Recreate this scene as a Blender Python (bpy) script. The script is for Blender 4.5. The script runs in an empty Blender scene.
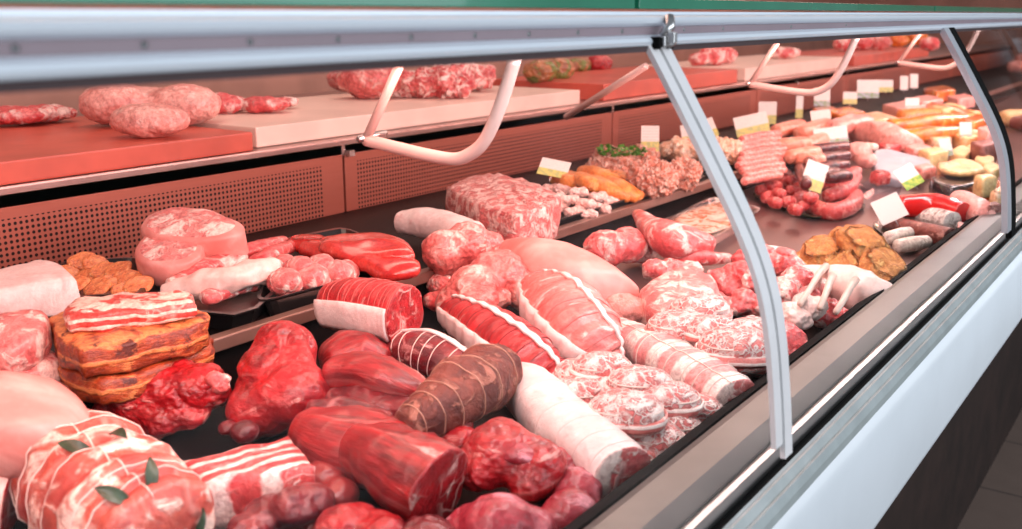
import bpy, bmesh, math, random
from mathutils import Vector, Matrix, noise
from mathutils.bvhtree import BVHTree
random.seed(7)
SC = bpy.context.scene
COL = SC.collection
# ------------------------------------------------------------------ camera geometry (metres; X along the counter, Y to the back, Z up)
F = 1000.0
CX, CY = 511.0, 264.5
CAM = Vector((0, 0, 1.35))
DECK = 0.888            # front deck height
RISE = 0.05             # raised back row
AX = Vector((1235-CX, 14-CY, F)).normalized()
AZ = Vector((0, -F, -(CY-14))).normalized(); AZ = (AZ - AX*AZ.dot(AX)).normalized()
AY = AZ.cross(AX)
if AY.z < 0: AY = -AY
FWD = Vector((AX.z, AY.z, AZ.z)); RIGHT = Vector((AX.x, AY.x, AZ.x)); DOWN = Vector((AX.y, AY.y, AZ.y))
def ray(px, py):
    d = Vector((px-CX, py-CY, F))
    return Vector((AX.dot(d), AY.dot(d), AZ.dot(d)))
def P(px, py, z=0.0):                     # point seen at a pixel, at height z above the deck
    r = ray(px, py); k = (DECK + z - CAM.z)/r.z
    return CAM + r*k
def PY(px, py, y):                        # ... on the vertical plane Y = y
    r = ray(px, py); return CAM + r*(y/r.y)
def PX(px, py, x):
    r = ray(px, py); return CAM + r*(x/r.x)
def ppm(p): return F/max(.05, (p-CAM).dot(FWD))

cam = bpy.data.objects.new('camera', bpy.data.cameras.new('camera')); COL.objects.link(cam)
cam.matrix_world = Matrix.Translation(CAM) @ Matrix((RIGHT, -DOWN, -FWD)).transposed().to_4x4()
cam.data.sensor_width = 36; cam.data.lens = 36*F/1022; cam.data.clip_start = .01
cam.data.dof.use_dof = True; cam.data.dof.aperture_fstop = 6.3
cam.data.dof.focus_distance = (P(600, 360)-CAM).dot(FWD)
SC.camera = cam

# ------------------------------------------------------------------ materials
def S(r, g, b):
    f = lambda c: (c/255/12.92) if c/255 <= .04045 else ((c/255+.055)/1.055)**2.4
    return (f(r), f(g), f(b), 1)
class NT:
    def __init__(s, name):
        s.m = bpy.data.materials.new(name); s.m.use_nodes = True
        s.t = s.m.node_tree; s.b = s.t.nodes['Principled BSDF']; s.out = s.t.nodes['Material Output']
    def n(s, typ, ins=None, **kw):
        nd = s.t.nodes.new('ShaderNode'+typ)
        for k, v in kw.items(): setattr(nd, k, v)
        for k, v in (ins or {}).items(): s.set(nd.inputs[k], v)
        return nd
    def set(s, sock, v):
        if isinstance(v, bpy.types.NodeSocket): s.t.links.new(v, sock)
        else: sock.default_value = v
    def mix(s, fac, a, b, blend='MIX'):
        nd = s.n('Mix', data_type='RGBA', blend_type=blend)
        s.set(nd.inputs[0], fac); s.set(nd.inputs[6], a); s.set(nd.inputs[7], b)
        return nd.outputs[2]
    def math(s, op, a, b=0.0, c=0.0):
        nd = s.n('Math', operation=op); s.set(nd.inputs[0], a); s.set(nd.inputs[1], b); s.set(nd.inputs[2], c)
        return nd.outputs[0]
    def step(s, v, lo, hi):
        nd = s.n('MapRange', {0: v, 1: lo, 2: hi}, interpolation_type='SMOOTHSTEP'); return nd.outputs[0]
    def coord(s, kind='Object', scale=(1, 1, 1), rot=(0, 0, 0)):
        tc = s.n('TexCoord'); mp = s.n('Mapping', {0: tc.outputs[kind], 2: rot, 3: scale}); return mp.outputs[0]
    def noise(s, co, sc, detail=4, rough=.55, dist=0.0):
        return s.n('TexNoise', {'Vector': co, 'Scale': sc, 'Detail': detail, 'Roughness': rough, 'Distortion': dist}).outputs[0]
    def bump(s, h, strength=.4, dist=.002):
        s.set(s.b.inputs['Normal'], s.n('Bump', {'Height': h, 'Strength': strength, 'Distance': dist}).outputs[0])
def flat(name, c, rough=.5, metal=0.0, coat=0.0, var=.12, vs=20, bump=0, spec=.5):
    N = NT(name); co = N.coord()
    v = N.noise(co, vs, 5)
    dark = tuple(x*(1-var*1.5) for x in c[:3])+(1,)
    N.set(N.b.inputs['Base Color'], N.mix(N.step(v, .3, .7), dark, c))
    N.set(N.b.inputs['Roughness'], rough); N.set(N.b.inputs['Metallic'], metal); N.set(N.b.inputs['Coat Weight'], coat); N.set(N.b.inputs['Specular IOR Level'], spec)
    if bump: N.bump(N.noise(co, vs*4, 4), bump, .001)
    return N.m
def meat(name, a, b, fat, amt=.25, sc=35, fs=28, stretch=(1, 1, 1), rot=(0, 0, 0), rough=.32, bump=.45, veins=.35, vsc=22, uv=False, coat=.25, band=None, sss=.0, soft=.05, spots=None, tex=.55, vw=.07, vmask=True):
    """lean of two tones, patches and thin seams of fat, fine fibre bump"""
    N = NT(name); co = N.coord('UV' if uv else 'Object', stretch, rot)
    raw = N.coord('UV' if uv else 'Object')
    c = N.mix(N.step(N.noise(co, sc, 5, .6, .6), .3, .7), a, b)
    fib = N.noise(co, sc*4, 3, .6, .3)
    c = N.mix(N.math('MULTIPLY', N.step(fib, .5, .8), .3), c, tuple(min(1, x*1.5+.03) for x in b[:3])+(1,))
    f = N.step(N.noise(co, fs, 7, .62, .8), (1-amt)*.62+.12-soft, (1-amt)*.62+.12+soft)
    if veins > 0:
        wob = N.n('VectorMath', {0: co, 1: N.n('VectorMath', {0: N.n('TexNoise', {'Vector': co, 'Scale': vsc*.8, 'Detail': 3.0}).outputs[1], 3: .035}, operation='SCALE').outputs[0]}, operation='ADD').outputs[0]
        vd = N.n('TexVoronoi', {'Vector': wob, 'Scale': vsc}, feature='DISTANCE_TO_EDGE').outputs[0]
        line = N.math('SUBTRACT', 1.0, N.step(vd, .015, vw))
        msk = N.step(N.noise(co, vsc*.5, 2), .42, .6) if vmask else 1.0
        f = N.math('MAXIMUM', f, N.math('MULTIPLY', N.math('MULTIPLY', line, msk), veins))
    if band:                                # (axis vector, period m, share of fat, wobble)
        ax, per, share, wobb = band
        d = N.n('VectorMath', {0: raw, 1: ax}, operation='DOT_PRODUCT').outputs['Value']
        d = N.math('ADD', N.math('DIVIDE', d, per), N.math('MULTIPLY', N.noise(raw, 30, 3), wobb))
        w = N.math('SINE', N.math('MULTIPLY', d, 6.2832))
        f = N.math('MAXIMUM', f, N.step(w, 1-2*share-.25, 1-2*share+.25))
    c = N.mix(f, c, fat)
    if spots:
        c = N.mix(N.step(N.noise(raw, spots[1], 6, .7), spots[2], spots[2]+.08), c, spots[0])
    hi = N.noise(raw, 170, 4, .65, .4)
    mid = N.noise(co, sc*2.2, 4, .6, 1.0)
    c = N.mix(N.math('MULTIPLY', N.step(hi, .35, .68), tex), N.mix(1.0, c, (.62, .50, .50, 1), 'MULTIPLY'), c) if False else c
    c = N.mix(N.math('MULTIPLY', N.math('SUBTRACT', 1.0, N.step(hi, .36, .60)), tex), c, N.mix(1.0, c, (.55, .42, .42, 1), 'MULTIPLY'))
    c = N.mix(N.math('MULTIPLY', N.math('SUBTRACT', 1.0, N.step(mid, .34, .5)), tex), c, N.mix(1.0, c, (.58, .40, .42, 1), 'MULTIPLY'))
    N.set(N.b.inputs['Base Color'], c)
    N.set(N.b.inputs['Roughness'], N.math('ADD', rough-.10, N.math('ADD', N.math('MULTIPLY', f, .12), N.math('MULTIPLY', hi, .25))))
    N.set(N.b.inputs['Coat Weight'], coat); N.set(N.b.inputs['Coat Roughness'], .16)
    if sss:
        N.set(N.b.inputs['Subsurface Weight'], sss); N.set(N.b.inputs['Subsurface Radius'], (1, .35, .25)); N.set(N.b.inputs['Subsurface Scale'], .006)
    N.bump(N.math('ADD', N.math('ADD', fib, N.math('MULTIPLY', hi, .5)), N.math('MULTIPLY', f, .6)), min(1, bump*1.3), .0035)
    return N.m

FAT = S(250, 226, 218)
BEEF = meat('beef_red', S(128, 8, 18), S(194, 30, 38), S(240, 166, 158), amt=.17, sc=22, fs=20, stretch=(1, 1, 2), veins=.3, vsc=16, rough=.3)
BEEF2 = meat('beef_fibrous', S(104, 8, 18), S(188, 36, 40), S(234, 156, 148), amt=.18, sc=26, stretch=(.4, 2.4, 2.4), uv=True, veins=.25, vsc=14)
BEEFD = meat('beef_dark', S(78, 10, 20), S(132, 24, 34), S(226, 160, 156), amt=.15, sc=24, veins=.45, vsc=18, stretch=(1, 1, 2))
BEEFP = meat('beef_silverskin', S(150, 34, 48), S(188, 66, 78), S(226, 150, 160), amt=.34, sc=16, fs=14, veins=.35, vsc=14)
CUTB = meat('beef_cut_face', S(140, 12, 22), S(190, 34, 42), S(246, 200, 190), amt=.17, sc=60, veins=.55, vsc=34)
DRY = meat('cured_beef_crust', S(84, 32, 28), S(138, 68, 54), S(168, 108, 92), amt=.28, sc=30, fs=44, rough=.6, veins=0, bump=.9, coat=.0)
PORK = meat('pork_pink', S(208, 92, 90), S(230, 138, 130), S(246, 200, 190), amt=.28, sc=22, fs=22, veins=.5, vsc=20)
PORKR = meat('pork_red', S(214, 72, 76), S(234, 120, 116), S(250, 214, 206), amt=.30, sc=24, fs=24, veins=.7, vsc=24)
PORKC = meat('pork_cut_face', S(212, 98, 98), S(236, 142, 136), S(250, 218, 208), amt=.34, sc=40, veins=.75, vsc=26)
SKIN = meat('pork_skin', S(212, 124, 116), S(226, 150, 142), S(238, 184, 176), amt=.25, sc=10, fs=10, veins=0, rough=.42, bump=.12, soft=.15, tex=.08)
RIND = meat('pork_fat', S(232, 192, 182), S(244, 216, 208), S(244, 186, 178), amt=.12, sc=14, fs=16, veins=0, rough=.42, bump=.2, soft=.12, tex=.16)
WHITE = meat('white_fat', S(228, 200, 196), S(242, 224, 220), S(226, 172, 168), amt=.14, sc=18, fs=20, veins=0, rough=.45, bump=.3, soft=.12, tex=.16)
FATTY = meat('fat_and_lean', S(206, 72, 76), S(236, 140, 134), S(252, 222, 212), amt=.36, sc=24, fs=26, veins=.8, vsc=26)
LIVER = meat('liver', S(196, 44, 42), S(226, 74, 64), S(236, 104, 92), amt=.2, sc=14, fs=10, veins=0, rough=.16, bump=.1, coat=.5)
SMOKE = meat('smoked_rind', S(112, 34, 14), S(196, 82, 34), S(226, 140, 80), amt=.22, sc=34, fs=36, stretch=(1, 1, 3), veins=.3, vsc=30, rough=.4, spots=(S(92, 30, 16), 30, .56), band=((0, 0, 1), .021, .12, .7))
BACON = meat('bacon_face', S(196, 48, 44), S(226, 88, 76), S(250, 212, 196), amt=.2, sc=30, veins=.4, vsc=30, band=((0, 0, 1), .010, .34, 1.1))
CHIP = meat('crackling', S(220, 112, 58), S(240, 158, 96), S(250, 206, 160), amt=.25, sc=40, veins=0, rough=.4)
CAUL = meat('caul_fat_wrap', S(206, 96, 94), S(232, 146, 138), S(246, 228, 222), amt=.3, sc=30, fs=45, veins=.95, vsc=80, rough=.38, bump=.9, tex=.1, soft=.08, vw=.15, vmask=False)
NETR = meat('netted_red', S(150, 14, 24), S(204, 46, 50), S(246, 190, 184), amt=.1, sc=30, stretch=(2, .6, 1), uv=True, veins=.15)
NETP = meat('netted_pink', S(216, 98, 94), S(232, 132, 124), S(252, 206, 198), amt=.2, sc=30, stretch=(2, .6, 1), uv=True, veins=.15)
SEG = meat('tied_belly', S(236, 140, 140), S(244, 172, 168), S(254, 234, 226), amt=.1, sc=24, veins=.2, uv=True, band=((1, 0, 0), .062, .45, .12))
ROASTP = meat('roast_pink', S(168, 56, 52), S(210, 98, 80), S(250, 222, 208), amt=.28, sc=18, fs=20, veins=.35, vsc=16, rough=.36)
BRAWN = meat('brawn_block', S(206, 92, 92), S(228, 134, 128), S(248, 206, 198), amt=.38, sc=50, fs=46, veins=.6, vsc=50, bump=.8)
MINCE = meat('mince', S(214, 120, 96), S(236, 160, 134), S(250, 214, 196), amt=.35, sc=90, fs=110, veins=0, bump=1.0, rough=.5)
ORANGE = meat('spiced_strip', S(226, 120, 46), S(246, 160, 80), S(250, 196, 130), amt=.2, sc=40, veins=0, rough=.35)
TRIPE = meat('tripe_white', S(246, 196, 186), S(252, 226, 216), S(240, 160, 156), amt=.2, sc=40, fs=30, veins=0)
BREAD = meat('breadcrumb_coat', S(190, 112, 50), S(222, 152, 84), S(242, 190, 120), amt=.25, sc=60, fs=40, veins=0, rough=.7, bump=1.0, coat=0)
SAUSP = meat('sausage_pink', S(226, 110, 104), S(242, 150, 138), S(250, 196, 186), amt=.2, sc=40, veins=0, rough=.25)
SAUSR = meat('sausage_red', S(190, 54, 56), S(220, 92, 88), S(240, 160, 150), amt=.25, sc=60, fs=70, veins=0, rough=.25)
SAUSD = meat('sausage_dark', S(56, 8, 12), S(98, 20, 22), S(170, 70, 60), amt=.15, sc=40, fs=60, veins=0, rough=.22, coat=.5)
SAUSW = meat('sausage_white', S(226, 206, 190), S(242, 228, 214), S(250, 240, 230), amt=.2, sc=40, veins=0, rough=.3)
HAM = meat('ham_pink', S(236, 150, 140), S(244, 180, 168), S(252, 214, 204), amt=.2, sc=20, veins=.2, rough=.3)
HAMO = meat('glazed_ham', S(216, 92, 24), S(246, 150, 50), S(252, 200, 110), amt=.2, sc=14, veins=0, rough=.14, coat=.7)
CHEESE = meat('cheese', S(236, 196, 130), S(248, 216, 160), S(252, 230, 190), amt=.2, sc=14, veins=0, rough=.45, bump=.1)
PASTRY = meat('pale_loaf', S(226, 170, 120), S(246, 204, 160), S(252, 226, 196), amt=.3, sc=20, veins=0, rough=.5)
SALAMI = meat('salami_mould', S(176, 150, 136), S(226, 208, 196), S(250, 240, 232), amt=.4, sc=40, fs=60, veins=0, rough=.7, bump=.8, band=((1, 0, 0), .014, .3, .1), uv=True, coat=0)
SALBR = meat('salami_brown', S(116, 54, 46), S(156, 86, 74), S(206, 150, 136), amt=.2, sc=40, fs=70, veins=0, rough=.5)
REDCASE = flat('red_casing', S(224, 26, 24), .22, 0, .5, .1)
BONE = flat('bone', S(232, 198, 184), .45, 0, .1, .12, 40)
STRING = flat('string', S(240, 214, 204), .7)
STRP = flat('string_on_pink', S(196, 96, 92), .7)
STRR = flat('string_on_red', S(104, 12, 22), .7)
LEAF = flat('bay_leaf', S(48, 66, 40), .45, 0, .1, .3, 60)
PARS = flat('parsley', S(86, 150, 40), .5, 0, 0, .4, 90)
BLACK = flat('black_plastic', (.012, .010, .010, 1), .28, 0, .2)
DISH = flat('dark_green_dish', (.012, .035, .022, 1), .2, 0, .3)
FOIL = flat('foil', (.75, .72, .72, 1), .22, 1.0, 0, .2, 60, .8)
STEEL = flat('steel_brushed', (.62, .60, .60, 1), .28, 1.0, 0, .08, 8)
SILL = flat('sill_metal', (.17, .165, .16, 1), .3, .7, 0, .15, 12)
DECKM = flat('deck_metal', (.26, .15, .135, 1), .30, .75, 0, .2, 6)
TRAYM = flat('dark_tray_insert', (.007, .004, .004, 1), .55, 0, 0, spec=.12)
DIVM = flat('divider_metal', (.36, .20, .16, 1), .34, .6, 0, .15, 12)
RUBBER = flat('black_rubber', (.005, .005, .005, 1), .9, spec=.1)
PANEL = flat('white_enamel', (.84, .88, .93, 1), .28, 0, .3, .03, 6)
PLINTH = flat('dark_plinth', (.03, .014, .011, 1), .5, 0, 0, .4, 9)
FLOORM = None
PLAST = flat('clear_plastic_white', (.93, .89, .90, 1), .3, 0, .2, .04)
GREYP = flat('grey_seal', (.42, .46, .46, 1), .4)
TUBE = flat('bracket_steel', (.62, .46, .43, 1), .38, .25, 0, .04)
SCREW = flat('screw', (.30, .30, .30, 1), .35, 1)
BOARDR = flat('red_board', S(208, 92, 74), .38, 0, .1, .18, 8)
BOARDW = flat('white_board', S(238, 206, 192), .42, 0, .1, .08, 10)
WALLM = flat('back_wall_tile', S(206, 150, 132), .6, 0, 0, .15, 4)
WORKT = flat('worktop_metal', (.45, .30, .27, 1), .3, .8, 0, .15, 8)
GREENG = flat('green_glass_edge', S(34, 128, 96), .2, 0, .4, .12, 8)
BROWNB = meat('herbed_meat', S(140, 84, 50), S(190, 124, 80), S(120, 130, 60), amt=.35, sc=20, fs=26, veins=0)

def alu():
    N = NT('rail_aluminium')
    co = N.coord('Object', (.6, 30, 30)); v = N.noise(co, 6, 4)
    N.set(N.b.inputs['Base Color'], N.mix(v, (.78, .83, .92, 1), (.86, .91, .98, 1)))
    N.set(N.b.inputs['Metallic'], .2); N.set(N.b.inputs['Roughness'], .35)
    return N.m
RAILM = alu()
GROOVE_REFL = flat('groove_reflection', (.30, .22, .25, 1), .5, 0, 0, .08, 10)
LIP = flat('rail_lip', (.12, .085, .09, 1), .4, .4, 0, .1, 10)
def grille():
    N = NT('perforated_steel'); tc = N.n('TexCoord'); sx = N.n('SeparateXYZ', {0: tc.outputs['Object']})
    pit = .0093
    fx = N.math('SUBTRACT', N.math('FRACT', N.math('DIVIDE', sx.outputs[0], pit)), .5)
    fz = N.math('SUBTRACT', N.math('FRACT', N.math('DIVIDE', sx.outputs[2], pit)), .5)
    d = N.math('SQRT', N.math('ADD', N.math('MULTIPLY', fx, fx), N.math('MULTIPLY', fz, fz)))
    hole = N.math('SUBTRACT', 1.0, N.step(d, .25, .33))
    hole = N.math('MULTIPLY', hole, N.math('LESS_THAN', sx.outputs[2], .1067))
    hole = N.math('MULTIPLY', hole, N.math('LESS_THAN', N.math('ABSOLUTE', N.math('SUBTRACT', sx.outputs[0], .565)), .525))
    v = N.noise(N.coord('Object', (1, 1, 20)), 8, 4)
    N.set(N.b.inputs['Base Color'], N.mix(hole, N.mix(v, (.37, .115, .08, 1), (.46, .15, .11, 1)), (.012, .008, .008, 1)))  # red glow reflected from the meat is put into the steel's colour
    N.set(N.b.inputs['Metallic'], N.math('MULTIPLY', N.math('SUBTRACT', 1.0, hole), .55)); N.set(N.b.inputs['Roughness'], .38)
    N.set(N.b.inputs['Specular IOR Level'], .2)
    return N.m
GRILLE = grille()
def glass(name, tint=(1, 1, 1, 1), ior=1.45, gl=1.0):
    N = NT(name)
    lw = N.n('LayerWeight', {'Blend': .5})
    fc = N.math('ADD', .003*gl, N.math('MULTIPLY', N.math('POWER', lw.outputs['Facing'], 5.0), ior-1))
    tr = N.n('BsdfTransparent', {'Color': tint}); g = N.n('BsdfGlossy', {'Roughness': .02, })
    mx = N.n('MixShader', {0: fc, 1: tr.outputs[0], 2: g.outputs[0]})
    N.t.links.new(mx.outputs[0], N.out.inputs[0]); return N.m
GLASS = glass('clear_glass', (.99, .995, .99, 1), 1.05)
GLASSF = glass('far_pane_glass', (.80, .80, .79, 1), 1.45)
FILM = glass('cling_film', (.96, .96, .96, 1), 1.5)
def floor_tile():
    N = NT('floor_tiles'); co = N.coord()
    br = N.n('TexBrick', {'Vector': co, 'Color1': S(120, 100, 90), 'Color2': S(104, 86, 78), 'Mortar': S(70, 60, 56), 'Scale': 1.0, 'Mortar Size': .006, 'Brick Width': .4, 'Row Height': .4}, offset=0.0)
    N.set(N.b.inputs['Base Color'], N.mix(.35, br.outputs[0], N.mix(N.noise(co, 12, 5), S(90, 72, 66), S(140, 118, 108)))); N.set(N.b.inputs['Roughness'], .45); return N.m
FLOORM = floor_tile()
def tagmat(name, c1, c2, split, ink=.45):
    """price card: white head with faint grey print, printed picture below"""
    N = NT(name); tc = N.n('TexCoord'); sx = N.n('SeparateXYZ', {0: tc.outputs['UV']})
    pic = N.mix(N.step(N.noise(tc.outputs['UV'], 5, 3), .4, .6), c1, c2)
    ln = N.math('LESS_THAN', N.math('FRACT', N.math('MULTIPLY', sx.outputs[1], 9)), .3)
    pr = N.math('MULTIPLY', N.math('MULTIPLY', ln, N.step(N.noise(tc.outputs['UV'], 22, 2), .45, .55)), ink)
    c = N.mix(N.math('LESS_THAN', sx.outputs[1], split), N.mix(pr, S(230, 222, 216), S(130, 120, 116)), pic)
    N.set(N.b.inputs['Base Color'], c); N.set(N.b.inputs['Roughness'], .45); return N.m
CARD = tagmat('price_card', S(212, 200, 112), S(168, 178, 118), .40)
CARDG = tagmat('price_card_green', S(120, 170, 70), S(190, 200, 90), .38)
CARDW = tagmat('price_card_white', S(226, 220, 214), S(226, 220, 214), .05, 0.0)
CARDB = tagmat('price_card_grey', S(170, 176, 190), S(120, 150, 90), .3)

# ------------------------------------------------------------------ mesh building
def thing_props(o, label=None, cat=None, group=None, kind=None):
    if label: o['label'] = label
    if cat: o['category'] = cat
    if group: o['group'] = group
    if kind: o['kind'] = kind
    return o
class MB:
    """collects geometry in world space; build() links it as one mesh object with its origin at the base"""
    def __init__(s): s.v = []; s.f = []; s.mi = []; s.uv = []; s.rings = []
    def add(s, vs, fs, mi=0, uvs=None):
        b = len(s.v); s.v += [Vector(x) for x in vs]; s.uv += (uvs or [(0, 0)]*len(vs))
        for f in fs: s.f.append(tuple(b+i for i in f)); s.mi.append(mi)
        return s
    def box(s, lo, hi, mi=0):
        x0, y0, z0 = lo; x1, y1, z1 = hi
        vs = [(x, y, z) for z in (z0, z1) for y in (y0, y1) for x in (x0, x1)]
        return s.add(vs, [(0, 2, 3, 1), (4, 5, 7, 6), (0, 1, 5, 4), (2, 6, 7, 3), (0, 4, 6, 2), (1, 3, 7, 5)], mi)
    def extrude_x(s, prof, x0, x1, mi=0):
        """closed YZ profile swept along X"""
        n = len(prof)
        vs = [(x0, y, z) for y, z in prof]+[(x1, y, z) for y, z in prof]
        fs = [(i, (i+1) % n, n+(i+1) % n, n+i) for i in range(n)]+[tuple(range(n-1, -1, -1)), tuple(range(n, 2*n))]
        return s.add(vs, fs, mi)
    def tube(s, pts, r, n=8, closed=False, mi=0):
        pts = [Vector(p) for p in pts]; m = len(pts); vs = []; fs = []
        up = Vector((.13, .21, .97))
        for i, p in enumerate(pts):
            a = pts[(i-1) % m] if (closed or i) else p; b = pts[(i+1) % m] if (closed or i < m-1) else p
            t = (b-a).normalized(); sd = t.cross(up)
            if sd.length < .1: sd = t.cross(Vector((1, 0, 0)))
            sd.normalize(); u2 = sd.cross(t)
            rr = r[i] if isinstance(r, (list, tuple)) else r
            vs += [p+(sd*math.cos(2*math.pi*k/n)+u2*math.sin(2*math.pi*k/n))*rr for k in range(n)]
        for i in range(m if closed else m-1):
            j = (i+1) % m
            fs += [(i*n+k, i*n+(k+1) % n, j*n+(k+1) % n, j*n+k) for k in range(n)]
        if not closed: fs += [tuple(range(n-1, -1, -1)), tuple(range((m-1)*n, m*n))]
        return s.add(vs, fs, mi)
    def build(s, name, mats, parent=None, smooth=True, bevel=0, loc=None, weld=False):
        mats = mats if isinstance(mats, (list, tuple)) else [mats]
        if parent is not None: org = parent.location.copy()
        elif loc is not None: org = Vector(loc)
        else:
            n = len(s.v); org = Vector((sum(v.x for v in s.v)/n, sum(v.y for v in s.v)/n, min(v.z for v in s.v)))
        me = bpy.data.meshes.new(name); me.from_pydata([v-org for v in s.v], [], s.f)
        for m in mats: me.materials.append(m)
        uvl = me.uv_layers.new(name='UVMap')
        for p in me.polygons:
            p.material_index = min(s.mi[p.index], len(mats)-1); p.use_smooth = smooth
            for li in p.loop_indices: uvl.data[li].uv = s.uv[me.loops[li].vertex_index]
        bm = bmesh.new(); bm.from_mesh(me)
        if bevel:
            es = [e for e in bm.edges if len(e.link_faces) == 2 and e.calc_face_angle(0) > .5]
            bmesh.ops.bevel(bm, geom=es, offset=bevel, segments=2, profile=.6, affect='EDGES', clamp_overlap=True)
        bmesh.ops.recalc_face_normals(bm, faces=bm.faces[:])
        bm.to_mesh(me); bm.free()
        o = bpy.data.objects.new(name, me); COL.objects.link(o)
        if parent is not None: o.parent = parent
        else: o.location = org
        return o
def root(name, loc, label, cat, group=None):
    o = bpy.data.objects.new(name, None); COL.objects.link(o); o.location = Vector(loc); o.empty_display_size = .02
    return thing_props(o, label, cat, group)

def fr(v, sc, seed, oct=3):
    return noise.fractal(Vector(v)*sc+Vector((seed*7.3, seed*3.1, seed*5.7)), 1.0, 2.0, oct)
def place(px, py, rpx, rh, base, dz=0.0):
    r = .04
    for _ in range(5):
        p = P(px, py, base + r*rh + dz); r = rpx/ppm(p)
    return P(px, py, base+r*rh+dz), r
def cr(a, b, c, d, t):
    return ((b*2)+(c-a)*t+(a*2-b*5+c*4-d)*t*t+(b*3-a-c*3+d)*t*t*t)*.5
EDGE = 1.018
def loft(pts, rh=.85, base=0.0, n=30, m=30, caps='rr', amp=.05, sc=18, sq=2.3, ridges=None, seed=1, capdeep=.55, arc=None, grow=0.0, clamp=True, world=False, roll=0.0):
    """tapered body along a chain; pts = (px, py, radius px[, lift]) ; arc = (a0, a1) gives a shell over part of the girth"""
    ctr = []
    if not world and base < RISE:
        for q in pts:
            p, r = place(q[0], q[1], q[2], rh, base, q[3] if len(q) > 3 else 0)
            if p.y+r*.5 > EDGE and p.z-r*rh < DECK+RISE: base = RISE; break
    for q in pts:
        if world: p, r = Vector(q[0]), q[1]
        else: p, r = place(q[0], q[1], q[2], rh, base, q[3] if len(q) > 3 else 0)
        ctr.append((p, r))
    if len(ctr) == 2: ctr = [ctr[0], ((ctr[0][0]+ctr[1][0])/2, (ctr[0][1]+ctr[1][1])/2), ctr[1]]
    k = len(ctr); sm = []
    for i in range(m):
        t = i/(m-1)*(k-1); j = min(int(t), k-2); u = t-j
        g = lambda q: ctr[max(0, min(k-1, q))]
        sm.append((cr(g(j-1)[0], g(j)[0], g(j+1)[0], g(j+2)[0], u), max(.002, cr(g(j-1)[1], g(j)[1], g(j+1)[1], g(j+2)[1], u))))
    def tang(i): return (sm[min(m-1, i+1)][0]-sm[max(0, i-1)][0]).normalized()
    seq = []
    t0, t1 = tang(0), tang(m-1)
    if caps[0] == 'r': seq += [(sm[0][0]-t0*sm[0][1]*capdeep*math.cos(a), sm[0][1]*math.sin(a), t0, 0) for a in [x*math.pi/2/5 for x in range(1, 5)]]
    else: seq += [(sm[0][0]-t0*sm[0][1]*.03, sm[0][1]*s_, t0, 1) for s_ in (.3, .6, .86, .96)]
    seq += [(sm[i][0], sm[i][1], tang(i), 0) for i in range(m)]
    if caps[1] == 'r': seq += [(sm[-1][0]+t1*sm[-1][1]*capdeep*math.cos(a), sm[-1][1]*math.sin(a), t1, 0) for a in [x*math.pi/2/5 for x in range(4, 0, -1)]]
    else: seq += [(sm[-1][0]+t1*sm[-1][1]*.03, sm[-1][1]*s_, t1, 1) for s_ in (.96, .86, .6, .3)]
    M = MB(); vs = []; uvs = []; rings = []; u = 0; last = None
    a0, a1 = arc if arc else (0, 2*math.pi)
    nn = n if not arc else max(6, int(n*(a1-a0)/6.283)+1)
    r0 = sum(r for _, r in sm)/m
    cap1 = len(seq)-4
    for i, (p, r, t, cut) in enumerate(seq):
        if last is not None: u += (p-last).length if not cut else .002
        last = p
        sd = t.cross(Vector((0, 0, 1)))
        if sd.length < .15: sd = RIGHT.copy()
        sd.normalize(); up = sd.cross(t).normalized()
        rim = r if 4 <= i < cap1 else (sm[0][1] if i < 4 else sm[-1][1])
        rg = []
        for j in range(nn):
            a = a0+(a1-a0)*(j/(nn-1) if arc else j/nn)+roll
            c_, s_ = math.cos(a), math.sin(a)
            q = (abs(c_)**sq+abs(s_)**sq)**(-1/sq)
            d = sd*c_*q+up*s_*q*rh
            # noise follows the outer rim so that cut faces stay flat
            w = p+d*rim
            k_ = 1+amp*2.2*fr(w, sc, seed)+amp*.8*fr(w, sc*3, seed+9)
            if ridges: k_ += ridges[1]*(abs(math.sin(math.pi*ridges[0]*i/len(seq)))**.6-.6)
            w = p+d*r*k_+d.normalized()*grow
            if clamp and w.z < DECK+base+.0008: w.z = DECK+base+.0008+(w.z-DECK-base)*.02
            rg.append(w); uvs.append((u, a/6.283*r0*6.283))
        rings.append(rg); vs += rg
    L = len(seq); fs = []; mi = []
    for i in range(L-1):
        for j in range(nn-1 if arc else nn):
            j2 = (j+1) % nn
            fs.append((i*nn+j, i*nn+j2, (i+1)*nn+j2, (i+1)*nn+j)); mi.append(1 if (caps[0] == 'f' and i < 4) or (caps[1] == 'f' and i >= cap1-1) else 0)
    if not arc:
        fs.append(tuple(range(nn-1, -1, -1))); mi.append(1 if caps[0] == 'f' else 0)
        fs.append(tuple(range((L-1)*nn, L*nn))); mi.append(1 if caps[1] == 'f' else 0)
    M.add(vs, fs, 0, uvs); M.mi = mi; M.rings = rings; M.ctr = [q[0] for q in seq]
    if arc:                                   # give the shell its thickness
        e = max(.002, grow); nv = len(vs); inner = []
        for i, rg in enumerate(rings):
            for w in rg: inner.append(w+(M.ctr[i]-w).normalized()*e)
        M.add(inner, [tuple(reversed(f)) for f in fs], 0, uvs); M.mi = [0]*len(M.f)
        for i in range(L-1):
            for j in (0, nn-1):
                M.f.append((i*nn+j, (i+1)*nn+j, nv+(i+1)*nn+j, nv+i*nn+j)); M.mi.append(0)
        for i in (0, L-1):
            for j in range(nn-1):
                M.f.append((i*nn+j, i*nn+j+1, nv+i*nn+j+1, nv+i*nn+j)); M.mi.append(0)
    return M
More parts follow.
